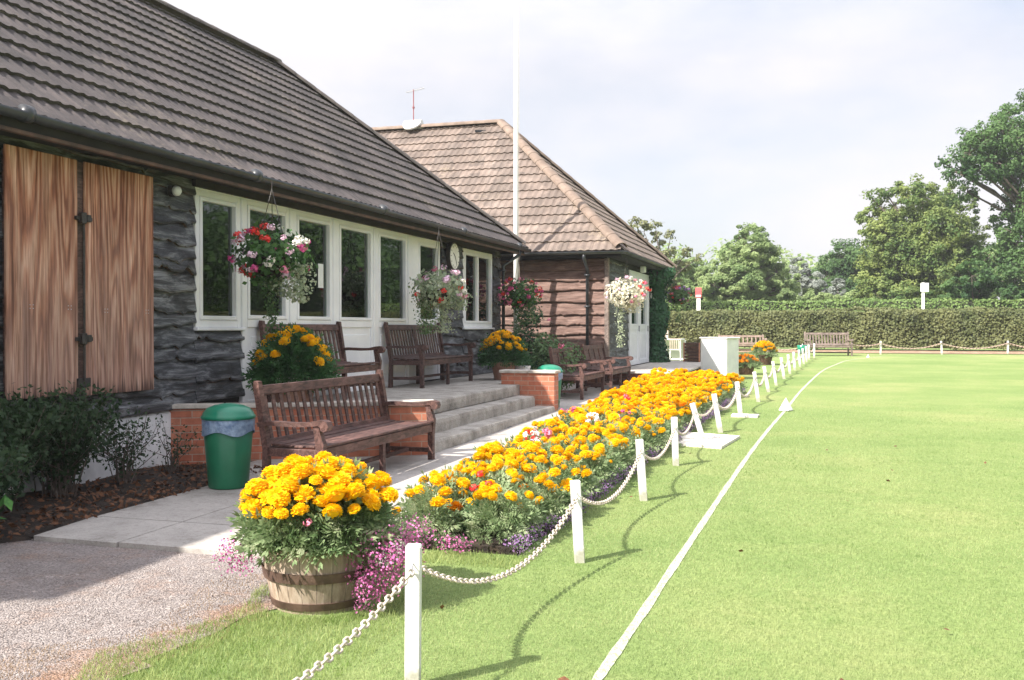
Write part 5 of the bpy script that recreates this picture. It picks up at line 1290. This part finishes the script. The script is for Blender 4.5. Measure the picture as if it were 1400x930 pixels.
twig_bush('low broad-leaved plant with bright green leaves at the left edge', (-5.33, 4.95, 0.02), 0.40, 0.42, 24, M['shrub_light'], 305, 0.10, 0.45)
twig_bush('dark low shrub in the near corner of the soil border', (-5.55, 5.25, 0.02), 0.5, 0.6, 80, M['shrub'], 306, 0.055, 2.4)
twig_bush('dark shrub outside the left edge of the picture', (-6.0, 4.9, 0.03), 0.50, 0.8, 40, M['shrub'], 307, 0.045, 1.5)

# --- leaf litter and pebbles, tufts (uncountable)
n = 1500; P = np.stack([rng.uniform(-6.3, -5.1, n), rng.uniform(5.2, 8.7, n), rng.uniform(0.05, 0.09, n)], 1)
D = np.tile(np.array([[0.0, 0, 1]]), (n, 1)); o = np_mesh('leaf_litter', leaf_quads(P, D, 0.05, 0.6, rng, 0.5), 4, M['litter']); tag(o, 'brown dead leaves scattered on the dark soil border', 'leaves', kind='stuff')
n = 26; P = np.stack([rng.uniform(-2.4, 2.5, n), rng.uniform(3.4, 13, n), np.zeros(n) + 0.03], 1); P[:, 2] += 0.0091 * np.maximum(P[:, 1] - 5, 0)
D = np.tile(np.array([[0.0, 0, 1]]), (n, 1)); o = np_mesh('fallen_leaves', leaf_quads(P, D, 0.045, 0.6, rng, 0.4), 4, M['litter']); tag(o, 'a few brown leaves fallen on the lawn', 'leaves', kind='stuff')
# pebbles on the gravel
import itertools
n = 26000; x = rng.uniform(-6.0, -2.75, n); y = rng.uniform(2.9, 5.5, n); keep = (x < np.array([gx(v) for v in y]) + 0.02) & (rng.random(n) < np.where(x > np.array([gx(v) for v in y]) - 0.3, 0.45, 1.0)); x, y = x[keep], y[keep]; n = len(x)
s = rng.uniform(0.002, 0.0062, n) * np.where(rng.random(n) < 0.04, 2.0, 1.0); octv = np.array([(1, 0, 0), (0, 1, 0), (-1, 0, 0), (0, -1, 0), (0, 0, 1.0)]); tri = [(0, 1, 4), (1, 2, 4), (2, 3, 4), (3, 0, 4)]
ang = rng.uniform(0, 6.28, n); ca, sa = np.cos(ang), np.sin(ang); st = rng.uniform(0.7, 1.5, n)
V = np.zeros((n, 5, 3))
for k in range(5):
    ox, oy, oz = octv[k]; jx = ox * st + rng.normal(0, 0.15, n); jy = oy + rng.normal(0, 0.15, n)
    V[:, k, 0] = x + s * (jx * ca - jy * sa); V[:, k, 1] = y + s * (jx * sa + jy * ca); V[:, k, 2] = 0.006 + s * (oz * 0.75)
tris = np.concatenate([V[:, list(t_), :] for t_ in tri], 1).reshape(-1, 3)
tag(np_mesh('pebbles', tris, 3, M['stone']), 'loose pale pebbles of the gravel drive', 'gravel', kind='stuff')
# grass
def grass(n, xr, yr, hmin, hmax, w, mat, name, label, mask=None, clump=0):
    x = rng.uniform(*xr, n); y = yr[0] + (yr[1] - yr[0]) * rng.random(n) ** 2.2
    if mask is not None: k = mask(x, y); x, y = x[k], y[k]
    m = len(x); h = rng.uniform(hmin, hmax, m); a = rng.uniform(0, 6.28, m); ln = rng.uniform(0.2, 0.9, m) * h
    z = 0.0091 * np.maximum(y - 5, 0); b = rng.uniform(0, 6.28, m)
    ww = w * (1 + 0.10 * np.maximum(y - 4, 0))
    dx, dy = np.cos(b) * ww, np.sin(b) * ww
    A = np.stack([x - dx, y - dy, z], 1); B = np.stack([x + dx, y + dy, z], 1); C = np.stack([x + np.cos(a) * ln, y + np.sin(a) * ln, z + h], 1)
    return tag(np_mesh(name, np.stack([A, B, C], 1).reshape(-1, 3), 3, mat), label, 'grass', kind='stuff')
def on_lawn(x, y):
    vis = x < 0.19 * y + 0.25
    g = -2.78 + 0.07 * np.sin(y * 3.1) + 0.05 * np.sin(y * 8.3 + 1) + np.where(y < 3.6, 0.10, 0) - 0.05 * np.maximum(0, y - 4.6)
    k = (x > np.where(y < 5.9, g, -1.84 + 0.022 * (y - 6) + 0.05))
    k &= ~((x < -2.4) & (y > 5.45))
    lx = np.interp(y, [p_[1] for p_ in cp], [p_[0] for p_ in cp])
    k &= ~((np.abs(x - lx) < 0.024) & (rng.random(len(x)) < 0.5))
    k &= rng.random(len(x)) < np.clip(1 - (y - 9) / 11, 0, 1) ** 1.5
    return k & vis
grass(480000, (-3.2, 3.2), (3.0, 20), 0.010, 0.022, 0.0014, M['blade'], 'lawn_grass', 'short mown grass of the lawn', on_lawn)
def straw_zone(x, y):
    g = -2.78 + 0.07 * np.sin(y * 3.1) + 0.05 * np.sin(y * 8.3 + 1)
    return (x > g - 0.45 + 0.15 * np.sin(y * 5)) & (x < g + 0.12) & (rng.random(len(x)) < 0.75) & (np.hypot(x + 2.53, y - 4.70) > 0.3)
M['straw'] = leafmat('dry_grass', (0.22, 0.13, 0.07), (0.42, 0.31, 0.19), 5, 0.3)
grass(26000, (-3.4, -2.4), (2.9, 5.2), 0.006, 0.022, 0.002, M['straw'], 'dry_grass', 'dry brown grass scattered along the gravel edge', straw_zone)
def near_edges(x, y):
    g = -2.78 + 0.07 * np.sin(y * 3.1) + 0.05 * np.sin(y * 8.3 + 1)
    d1 = np.abs(x - g - 0.04 + rng.normal(0, 0.14, len(x)) + 0.08 * np.sin(y * 9)) < 0.2
    d2 = np.hypot(x + 2.53, y - 4.70) < 0.42 + rng.random(len(x)) * 0.08
    d3 = (x > -2.75) & (x < -1.9) & (y < 4.7) & (rng.random(len(x)) < 0.35)
    d4 = (x > -2.5) & (x < -1.7) & (y > 5.65) & (y < 5.95)
    inside = np.hypot(x + 2.53, y - 4.70) < 0.30
    return (d1 | d2 | d3 | d4) & ~inside & (x > g - 0.16 - 0.1 * np.sin(y * 7)) & ~((x < -2.4) & (y > 5.45))
grass(70000, (-3.1, -1.6), (2.9, 6.0), 0.015, 0.045, 0.0018, M['blade_long'], 'rough_grass', 'longer tufts of grass round the barrel and along the gravel', near_edges)

# ------------------------------------------------------------------ hanging baskets
def basket(label, c, r, kinds, nfl, leafm, seed, trails=(), top=3.02, squash=0.75, extra=None, nleaf=900, skew=None):
    """c: centre of the planting; hangs from the eave at height top"""
    t = thing('hanging_basket', label, 'hanging basket', (c[0], c[1], c[2]), 0, 'hanging baskets under the eaves'); rs = np.random.default_rng(seed)
    mb = MB(); mb.lathe([(0.02, -0.24), (0.12, -0.21), (0.19, -0.12), (0.21, -0.02), (0.20, -0.02), (0.001, -0.03)], 20); mb.build('bowl', M['soil'], t, smooth=True)
    mb = MB(); H_ = top - c[2]
    for k in range(3):
        a = 2.09 * k; mb.tube([(0.2 * math.cos(a), 0.2 * math.sin(a), -0.02), (0, 0, H_ - 0.08)], 0.004, 5)
    mb.tube([(0, 0, H_ - 0.08), (0, 0, H_)], 0.006, 6); mb.build('hanger', M['metal'], t)
    P, D = blob_pts((0, 0, 0.0), (r, r, r * squash), nleaf, rs, 0.45)
    np_mesh('foliage', leaf_quads(P, D + np.array([0, 0, 0.2]), 0.07, 0.75, rs, 0.5), 4, M[leafm], t)
    for q in range(nfl):
        d = rs.normal(0, 1, 3); d /= np.linalg.norm(d); d[2] = d[2] * 0.8 + 0.1
        k = random.choice(kinds) if skew is None else skew(d)
        put(FL[k][q % 2], t, 'flower', (d[0] * r * 1.05, d[1] * r * 1.05, d[2] * r * squash * 1.15), None, rs.uniform(0.9, 1.55))
    for i, (ox, oy, ln, wd, mname, nn) in enumerate(trails):
        m = nn; f = rs.random(m); P = np.stack([ox + rs.normal(0, wd, m) * (1 - 0.4 * f), oy + rs.normal(0, wd, m) * (1 - 0.4 * f), -0.08 - ln * f], 1)
        np_mesh('trailing_stems', leaf_quads(P, rs.normal(0, 1, (m, 3)) + np.array([0.5, -0.5, 0.3]), 0.04, 0.7, rs, 0.5), 4, M[mname], t)
    return t
rv = (CY, SY_)
basket('large basket of red, pink and white flowers in front of the nearest white windows', (-5.66, 9.47, 2.22), 0.42, ['red', 'red', 'magenta', 'palepink', 'whitep', 'pink'], 46, 'ger_leaf', 401,
    trails=[(0.0, 0.0, 0.75, 0.05, 'trail', 420), (0.28 * rv[0], 0.28 * rv[1], 0.42, 0.09, 'silver_leaf', 520), (0.12, 0.05, 0.36, 0.10, 'silver_leaf', 300)],
    skew=lambda d: random.choice(['red', 'red', 'magenta', 'palepink'] if d[0] * rv[0] + d[1] * rv[1] < 0.1 else ['palepink', 'pink', 'whitep', 'magenta']))
basket('silvery trailing basket with pink flowers hanging by the clock', (-5.66, 14.35, 2.05), 0.43, ['palepink', 'palepink', 'pink', 'whitep', 'red'], 30, 'silver_leaf', 402,
    trails=[(-0.2 * rv[0], -0.2 * rv[1], 0.62, 0.11, 'trail', 600), (0.05, 0.05, 0.6, 0.12, 'silver_leaf', 600), (0.32 * rv[0], 0.32 * rv[1], 0.25, 0.10, 'silver_leaf', 300)])
basket('basket of crimson flowers at the corner of the clubhouse eave', (-5.80, 19.1, 2.12), 0.42, ['magenta', 'magenta', 'red', 'pink'], 50, 'ger_leaf', 403, trails=[(0, 0, 0.7, 0.10, 'trail', 600), (0.2, 0.1, 0.5, 0.1, 'trail', 300)])
basket('basket of cream and pink flowers at the corner of the side building', (-4.12, 21.7, 2.2), 0.47, ['whitep', 'whitep', 'palepink', 'pink'], 46, 'cream_leaf', 404, trails=[(-0.15, 0, 1.1, 0.06, 'silver_leaf', 500), (0.1, 0.1, 0.35, 0.15, 'cream_leaf', 400)],
    skew=lambda d: random.choice(['whitep', 'whitep', 'palepink'] if d[0] < 0.3 else ['pink', 'palepink', 'red']))
basket('basket of purple flowers at the far corner of the side building', (-4.02, 29.0, 2.38), 0.36, ['purple', 'purple', 'pink', 'red'], 40, 'trail', 405, trails=[(0, 0, 0.7, 0.06, 'trail', 300)], squash=0.8)
# ivy on the far corner of the side building
rs = np.random.default_rng(55); t = thing('ivy', 'thick dark ivy climbing the post beside the white double door', 'plant', (-4.42, 27.7, 0.4))
n = 6500; a = rs.uniform(0, 6.28, n); z = rs.uniform(0, 2.7, n); rr = 0.24 + 0.07 * np.sin(z * 5 + 1) + rs.normal(0, 0.05, n) + np.where(z > 2.2, 0.12, 0)
P = np.stack([np.cos(a) * rr, np.sin(a) * rr * 1.3, z], 1); D = np.stack([np.cos(a), np.sin(a), 0.3 + 0 * a], 1)
np_mesh('foliage', leaf_quads(P, D, 0.085, 0.85, rs, 0.35), 4, M['ivy'], t)
mb = MB(); mb.box(-0.07, 0.07, -0.07, 0.07, 0, 2.6); mb.build('post', M['teak_dark'], t)

# ------------------------------------------------------------------ things in the distance
def gp(px, d): p = at(px, 448, d); return Vector((p.x, p.y, gz(p.x, p.y)))
# white cabinet
p = gp(984, 24.4); t = thing('white_cabinet', 'white box-shaped cabinet standing on the lawn at the end of the marigold bed', 'cabinet', p, R(-24))
mb = MB(); mb.box(-0.36, 0.36, -0.30, 0.30, 0.02, 1.0, bev=0.012); mb.build('body', M['white'], t)
mb = MB(); mb.box(-0.39, 0.39, -0.33, 0.33, 1.0, 1.035, bev=0.01); mb.build('lid', M['white'], t)
mb = MB(); mb.box(-0.30, 0.30, -0.308, -0.3005, 0.12, 0.9, bev=0.003); mb.build('door', M['upvc'], t)
# brown slatted box
p = gp(949, 28.0); t = thing('slatted_box', 'dark brown slatted box with orange corner posts next to the white cabinet', 'box', p, R(-12))
mb = MB()
for k in range(9): mb.box(-0.21, 0.21, -0.22, 0.22, 0.03 + k * 0.088, 0.03 + k * 0.088 + 0.076, bev=0.006)
mb.build('slats', M['wicker'], t)
mb = MB()
for sx_ in (-0.235, 0.215):
    for sy_2 in (-0.24, 0.21): mb.box(sx_, sx_ + 0.03, sy_2, sy_2 + 0.03, 0, 0.82)
mb.build('corner_posts', M['orangewood'], t)
# white table and chairs
p = gp(917, 34.8); t = thing('garden_table', 'white garden table beyond the ivy with two white chairs in front', 'table', p, R(-8))
mb = MB(); mb.box(-0.50, 0.42, -0.32, 0.32, 0.74, 0.79, bev=0.012); mb.build('tabletop', M['white'], t)
for sx_ in (-0.44, 0.40):
    for sy_2 in (-0.28, 0.24):
        mb = MB(); mb.box(sx_, sx_ + 0.04, sy_2, sy_2 + 0.04, 0, 0.739); mb.build('leg', M['white'], t)
mb = MB(); mb.box(-0.46, 0.46, 0.30, 0.315, 0.05, 0.735); mb.build('apron', M['white'], t)
def gchair(off, rz, label):
    t = thing('garden_chair', label, 'chair', p + Vector(off), rz, 'white garden chairs')
    mb = MB(); mb.box(-0.2, 0.2, -0.2, 0.2, 0.40, 0.43, bev=0.01); mb.build('seat', M['white'], t)
    for a in (-0.19, 0.16):
        for b in (-0.19, 0.16):
            mb = MB(); mb.box(a, a + 0.03, b, b + 0.03, 0, 0.399); mb.build('leg', M['white'], t)
    mb = MB()
    for k in range(6): mb.box(-0.19 + k * 0.07, -0.165 + k * 0.07, 0.17, 0.19, 0.44, 0.76)
    mb.box(-0.2, 0.2, 0.168, 0.193, 0.76, 0.80); mb.build('backrest', M['orangewood'] if False else M['palewood'], t)
M['palewood'] = noisy('pale_pink_wood', (0.55, 0.42, 0.36), (0.70, 0.58, 0.52), 5, 0.7, 0.1)
gchair((-0.22, -0.6, 0), R(170), 'left one of two pale chairs in front of the white garden table'); gchair((0.25, -0.62, 0), R(186), 'right one of two pale chairs in front of the white garden table')
p = gp(912, 36); t = thing('stake', 'thin wooden stake in front of the hedge above the white table', 'stake', p); mb = MB(); mb.box(-0.05, 0.05, -0.04, 0.04, 0, 1.06, bev=0.01); mb.build('shaft', M['palewood'], t)
# tubs with orange flowers
def far_tub(px, d, r, h, fr, fh, label, bset, seed, leaf='mari_leaf', bl=44):
    q = gp(px, d); return pot_planter('flower_tub', q, r, h, M['wicker'], label, fr, fh, M[leaf], bl, bset, seed, 420, 0.13, (1.2, 1.7), 0.03)
far_tub(1020, 26.5, 0.24, 0.26, 0.34, 0.26, 'dark tub of orange flowers beside the white cabinet', BLOOM_O, 501, bl=30)
far_tub(1045, 32.0, 0.28, 0.32, 0.40, 0.42, 'dark tub of bright yellow marigolds behind the orange-flowered tub', BLOOM, 502, bl=70)
# signs beyond the hedge
p = gp(955, 52); t = thing('warning_sign', 'small red and white sign on a white post above the hedge', 'sign', p)
mb = MB(); mb.box(-0.1, 0.1, -0.05, 0.05, 0, 2.9); mb.build('post', M['white'], t)
mb = MB(); mb.box(-0.16, 0.16, -0.09, -0.051, 2.60, 3.12, bev=0.01); mb.build('board', M['signred'], t)
mb = MB(); mb.box(-0.13, 0.13, -0.097, -0.0905, 2.64, 2.74); mb.build('band', M['white'], t)
p = gp(1262, 52); t = thing('bus_stop_sign', 'plain white board on a white post standing above the hedge', 'sign', p)
mb = MB(); mb.box(-0.08, 0.06, -0.05, 0.05, 0, 3.38); mb.build('post', M['white'], t)
mb = MB(); mb.box(-0.14, 0.26, -0.10, -0.052, 2.90, 3.36, bev=0.01); mb.build('board', M['upvc'], t)
mb = MB(); mb.box(-0.10, 0.22, -0.108, -0.101, 2.95, 3.03); mb.build('band', M['paper'], t)

# hedges
def hedge(name, label, x0, x1, y, th, z0, h, leaf, n, size, seed, zb=0.0):
    rs = np.random.default_rng(seed); t = thing(name, label, 'hedge', (0, y, z0))
    mb = MB(); k = int((x1 - x0) / 1.2); xs_ = np.linspace(x0, x1, k + 1)
    prof = [(-th / 2 + 0.15, zb), (-th / 2 + 0.05, 0.5), (-th / 2 + 0.12, h - 0.15), (-th / 2 + 0.3, h - 0.06), (th / 2 - 0.3, h - 0.06), (th / 2 - 0.1, h - 0.2), (th / 2 - 0.1, zb)]
    m = len(prof); vs = [(x, py + 0.03 * math.sin(x * 2.1 + j), pz + (0.02 * math.sin(x * 1.3) if j > 1 else 0)) for x in xs_ for j, (py, pz) in enumerate(prof)]
    mb.add(vs, [(i * m + j, i * m + (j + 1) % m, (i + 1) * m + (j + 1) % m, (i + 1) * m + j) for i in range(k) for j in range(m)] + [list(range(m)), [k * m + j for j in range(m)][::-1]])
    mb.build('branches', M['core'], t)
    nf = int(n * 0.72); x = rs.uniform(x0, x1, nf); z = zb + (h - zb) * rs.random(nf)
    und = 0.12 * np.sin(x * 0.6 + z) + 0.10 * np.sin(x * 1.7 + z * 2) + 0.05 * np.sin(x * 4.1 - z * 3) + 0.04 * np.sin(x * 9 + z * 7)
    P1 = np.stack([x, -th / 2 - 0.16 + und + rs.normal(0, 0.07, nf), z + 0.03 * np.sin(x * 3)], 1); D1 = np.stack([0 * x, -1 + 0 * x, 0.4 + 0 * x], 1)
    nt_ = n - nf; x = rs.uniform(x0, x1, nt_); P2 = np.stack([x, rs.uniform(-th / 2, th / 2, nt_), h + 0.05 * np.sin(x * 0.45) + 0.05 * np.sin(x * 1.1) + 0.03 * np.sin(x * 5) + rs.normal(0, 0.035, nt_)], 1); D2 = np.tile(np.array([[0, -0.2, 1.0]]), (nt_, 1))
    np_mesh('foliage', np.concatenate([leaf_quads(P1, D1, size, 0.7, rs, 0.55), leaf_quads(P2, D2, size, 0.7, rs, 0.6)]), 4, leaf, t)
    return t
HY = 48.8
hedge('front_hedge', 'long olive-brown clipped hedge along the far side of the lawn', -18, 34, HY, 1.4, gz(0, HY), 1.82, M['hedge'], 80000, 0.12, 61, 0.12)
hedge('back_hedge', 'bright green clipped hedge showing above the olive hedge', -24, 18, 62, 1.5, gz(0, 62), 2.62, M['hedge2'], 26000, 0.15, 62)

# trees
def tree(name, label, base, trunk_r, blobs, leaf, n, size, seed, clump=0.42, group=None, fork=0.35, lean=(0, 0), bough=1.0):
    """blobs: (x, y, z, r) crown masses relative to base; each is filled with small leaf clumps"""
    rs = np.random.default_rng(seed); t = thing(name, label, 'tree', base, 0, group)
    tot = sum(b[3] ** 2.2 for b in blobs); Q = []; mb = MB()
    zt = min(b[2] for b in blobs); ztop = max(b[2] for b in blobs)
    hf = ztop * fork; fk = Vector((lean[0] * 0.5, lean[1] * 0.5, hf))
    mb.tube([(0, 0, -0.1), (0.02, 0, hf * 0.5), fk, (lean[0], lean[1], ztop * 0.72)], [trunk_r * 1.25, trunk_r, trunk_r * 0.8, trunk_r * 0.3], 9)
    for bx, by, bz, br in blobs:
        c = Vector((bx, by, bz))
        st = Vector((0, 0, hf * 0.9)).lerp(Vector((lean[0], lean[1], ztop * 0.7)), min(1, max(0, (bz - hf) / max(0.1, ztop)) * 0.8))
        md = st.lerp(c, 0.5) + Vector((0, 0, 0.08 * (c - st).length))
        mb.tube([st, md, c], [trunk_r * 0.38 * bough, trunk_r * 0.22 * bough, trunk_r * 0.07], 6)
        nc = max(10, int(46 * (br / 1.6) ** 1.6)); share = n * br ** 2.2 / tot
        C, Dc = blob_pts((bx, by, bz), (br, br, br * 0.9), nc, rs, 0.55)
        for i in range(nc):
            r_ = clump * rs.uniform(0.6, 1.3) * max(0.6, min(1.3, br / 1.8))
            P, D = blob_pts(C[i], (r_, r_, r_ * 0.7), int(share / nc * rs.uniform(0.5, 1.5)), rs, 0.5)
            Q.append(leaf_quads(P, D * 0.7 + Dc[i] * 0.5 + np.array([0, 0, 0.5]), size, 0.65, rs, 0.5))
            if i % 3 == 0: mb.tube([c, c.lerp(Vector(C[i]), 0.6) + Vector((0, 0, 0.1)), Vector(C[i])], [trunk_r * 0.07, trunk_r * 0.045, 0.015], 4)
    np_mesh('crown', np.concatenate(Q), 4, leaf, t)
    mb.build('trunk', M['bark'], t, smooth=True); return t
def pxblobs(bpx, d, lst, depth=0.6, seed=0):
    rs = random.Random(seed); base = gp(bpx, d); out = []
    for px, py, r in lst:
        q = at(px, py, d); rr = r * 1.2 * d / 1361; v = q - base
        dd = rs.uniform(-depth, depth) * (rr + 1.0)
        out.append((v.x + SY_ * dd * -1, v.y + CY * dd, v.z, rr))
    return base, out
def ptree(name, label, bpx, d, tr, lst, leaf, n, size, seed, **k):
    base, bl = pxblobs(bpx, d, lst, seed=seed); return tree(name, label, base, tr, bl, M[leaf], n, size, seed, **k)
ptree('oak_tree', 'tall dark oak filling the right edge with sky showing under its long bough', 1425, 60, 0.55,
    [(1402, 135, 14), (1425, 135, 22), (1322, 236, 20), (1300, 222, 10), (1345, 205, 22), (1392, 178, 26), (1365, 195, 30), (1335, 200, 22), (1312, 215, 20), (1300, 238, 13), (1340, 228, 24), (1378, 225, 26), (1420, 210, 50), (1408, 268, 24), (1385, 300, 20), (1410, 320, 34), (1372, 318, 14), (1392, 352, 26), (1375, 372, 22), (1405, 395, 30), (1450, 280, 60), (1490, 205, 60), (1500, 360, 60), (1450, 400, 40), (1345, 180, 18), (1388, 152, 18), (1325, 262, 14), (1405, 240, 34), (1398, 290, 24), (1382, 335, 22), (1360, 350, 18), (1352, 395, 24), (1400, 375, 34), (1430, 165, 28)],
    'oak', 80000, 0.19, 71, clump=0.55, bough=0.7)
ptree('field_maple', 'broad lighter green tree left of the tall oak', 1262, 66, 0.42,
    [(1250, 272, 24), (1222, 282, 24), (1198, 296, 17), (1185, 268, 6), (1210, 262, 11), (1232, 262, 12), (1275, 280, 26), (1300, 268, 17), (1318, 286, 20), (1330, 320, 22), (1235, 320, 34), (1205, 330, 22), (1280, 325, 34), (1316, 350, 28), (1230, 362, 34), (1280, 372, 36), (1200, 370, 22), (1215, 396, 26), (1258, 400, 30), (1270, 320, 34), (1245, 345, 34), (1292, 345, 30), (1215, 345, 26), (1195, 312, 18), (1235, 395, 30), (1290, 400, 28), (1195, 398, 22)],
    'oak_light', 80000, 0.19, 72, clump=0.5)
ptree('dark_round_tree', 'dark rounded tree right of the pale grey bushes', 1155, 84, 0.4,
    [(1153, 352, 20), (1138, 360, 16), (1175, 358, 18), (1130, 380, 20), (1160, 382, 26), (1188, 384, 18), (1145, 402, 24), (1180, 404, 22)], 'oak', 34000, 0.22, 73, clump=0.6)
ptree('ash_tree', 'tall pointed pale green tree behind the middle of the hedge', 1022, 64, 0.3,
    [(1020, 315, 9), (1012, 328, 13), (1034, 330, 11), (1022, 345, 18), (1052, 345, 9), (1002, 350, 13), (1042, 362, 18), (1012, 368, 20), (1062, 372, 11), (990, 380, 18), (1030, 388, 24), (1060, 396, 16), (1000, 402, 20), (975, 402, 14), (1025, 350, 20), (1045, 345, 14), (1015, 385, 26), (1050, 378, 20), (985, 400, 22), (1035, 405, 28), (1065, 402, 20), (1030, 320, 12), (1010, 340, 14), (1055, 362, 16), (970, 392, 16), (1000, 380, 22), (1075, 390, 16)], 'ash', 70000, 0.15, 74, clump=0.42)
ptree('thin_tree', 'thin yellowish tree with bare boughs showing above the side building roof', 905, 58, 0.2,
    [(868, 306, 7), (880, 318, 12), (893, 310, 7), (903, 326, 9), (918, 322, 6), (885, 338, 12), (915, 345, 7), (940, 345, 7), (936, 362, 10), (955, 352, 5), (905, 352, 8), (925, 378, 14)], 'sparse', 5000, 0.15, 75, clump=0.35)
ptree('young_ash', 'low bushy green tree just right of the side building', 940, 66, 0.2, [(925, 385, 18), (945, 385, 22), (968, 378, 18), (958, 366, 10), (955, 398, 22), (980, 402, 20), (935, 372, 16), (990, 395, 18), (948, 372, 16), (965, 388, 18), (935, 402, 20), (970, 405, 18), (915, 405, 16)], 'ash', 36000, 0.16, 76, clump=0.42)
ptree('grey_willow', 'pale grey-green bush left of the dark rounded tree', 1098, 78, 0.15, [(1095, 365, 12), (1105, 382, 16), (1085, 388, 14), (1120, 398, 14), (1098, 402, 16)], 'grey_leaf', 12000, 0.2, 77, clump=0.45)
ptree('grey_willow', 'small pale grey bush in front of the dark rounded tree', 1148, 74, 0.12, [(1148, 392, 10), (1140, 402, 11), (1156, 404, 10)], 'grey_leaf', 4500, 0.16, 78, clump=0.35)
ptree('green_bush', 'bright green pointed bush below the ash tree, right side', 1078, 68, 0.15, [(1080, 385, 10), (1072, 400, 14), (1092, 404, 12), (1110, 408, 12)], 'ash', 7000, 0.16, 79, clump=0.35)
ptree('dark_shrub', 'dark green shrub under the tall oak', 1330, 57, 0.15, [(1322, 378, 20), (1345, 385, 20), (1310, 398, 20), (1340, 404, 22), (1365, 402, 18), (1385, 408, 16)], 'oak', 15000, 0.16, 80, clump=0.4)
ptree('low_bush', 'low bush below the lighter green tree', 1225, 60, 0.12, [(1200, 404, 14), (1222, 408, 12), (1245, 406, 13), (1180, 410, 12), (1270, 408, 12)], 'oak_light', 9000, 0.15, 81, clump=0.35)
ptree('low_bush', 'low bush at the foot of the dark rounded tree', 1140, 64, 0.12, [(1120, 410, 10), (1140, 410, 11), (1162, 410, 10)], 'ash', 6000, 0.15, 82, clump=0.35)
# distant woods closing the horizon, and the wood across the field (out of frame, mirrored in the windows)
def wood(name, label, pts, n, size, leaf, seed, h0, h1):
    rs = np.random.default_rng(seed); Q = []
    for (x, y) in pts:
        z0 = gz(x, y); h = rs.uniform(h0, h1)
        for k in range(7):
            r_ = rs.uniform(0.22, 0.36) * h; c = (x + rs.normal(0, 0.22 * h), y + rs.normal(0, 0.22 * h), z0 + h * rs.uniform(0.25, 0.75))
            P, D = blob_pts(c, (r_, r_, r_ * 0.8), int(n / len(pts) / 7), rs, 0.6); Q.append(leaf_quads(P, D + np.array([0, 0, 0.4]), size, 0.75, rs, 0.5))
    o = np_mesh(name, np.concatenate(Q), 4, M[leaf]); return tag(o, label, 'wood', kind='stuff')
wood('distant_wood', 'low far-off woodland along the horizon behind the hedges', [(-40 + i * 5.5, 118 + 6 * math.sin(i)) for i in range(24)], 70000, 0.55, 'ash', 91, 8.5, 11.5)
wood('woodland', 'wood across the field, outside the right edge of the picture', [(48 + 6 * math.sin(i * 1.3) - i * 0.4, 8 + i * 4.6) for i in range(32)], 130000, 0.55, 'oak', 92, 11, 16)

# air: faint haze over the whole place
mb = MB(); mb.box(-130, 130, -30, 160, -1.5, 26)
m, nt, b = new_mat('haze'); nt.nodes.remove(b)
pv = nt.nodes.new('ShaderNodeVolumePrincipled'); pv.inputs['Color'].default_value = (0.92, 0.95, 1.0, 1); pv.inputs['Density'].default_value = 0.0007; pv.inputs['Anisotropy'].default_value = 0.2
nt.links.new(pv.outputs[0], nt.nodes['Material Output'].inputs['Volume'])
tag(mb.build('haze', m), 'pale summer haze over the field', 'haze', kind='stuff')
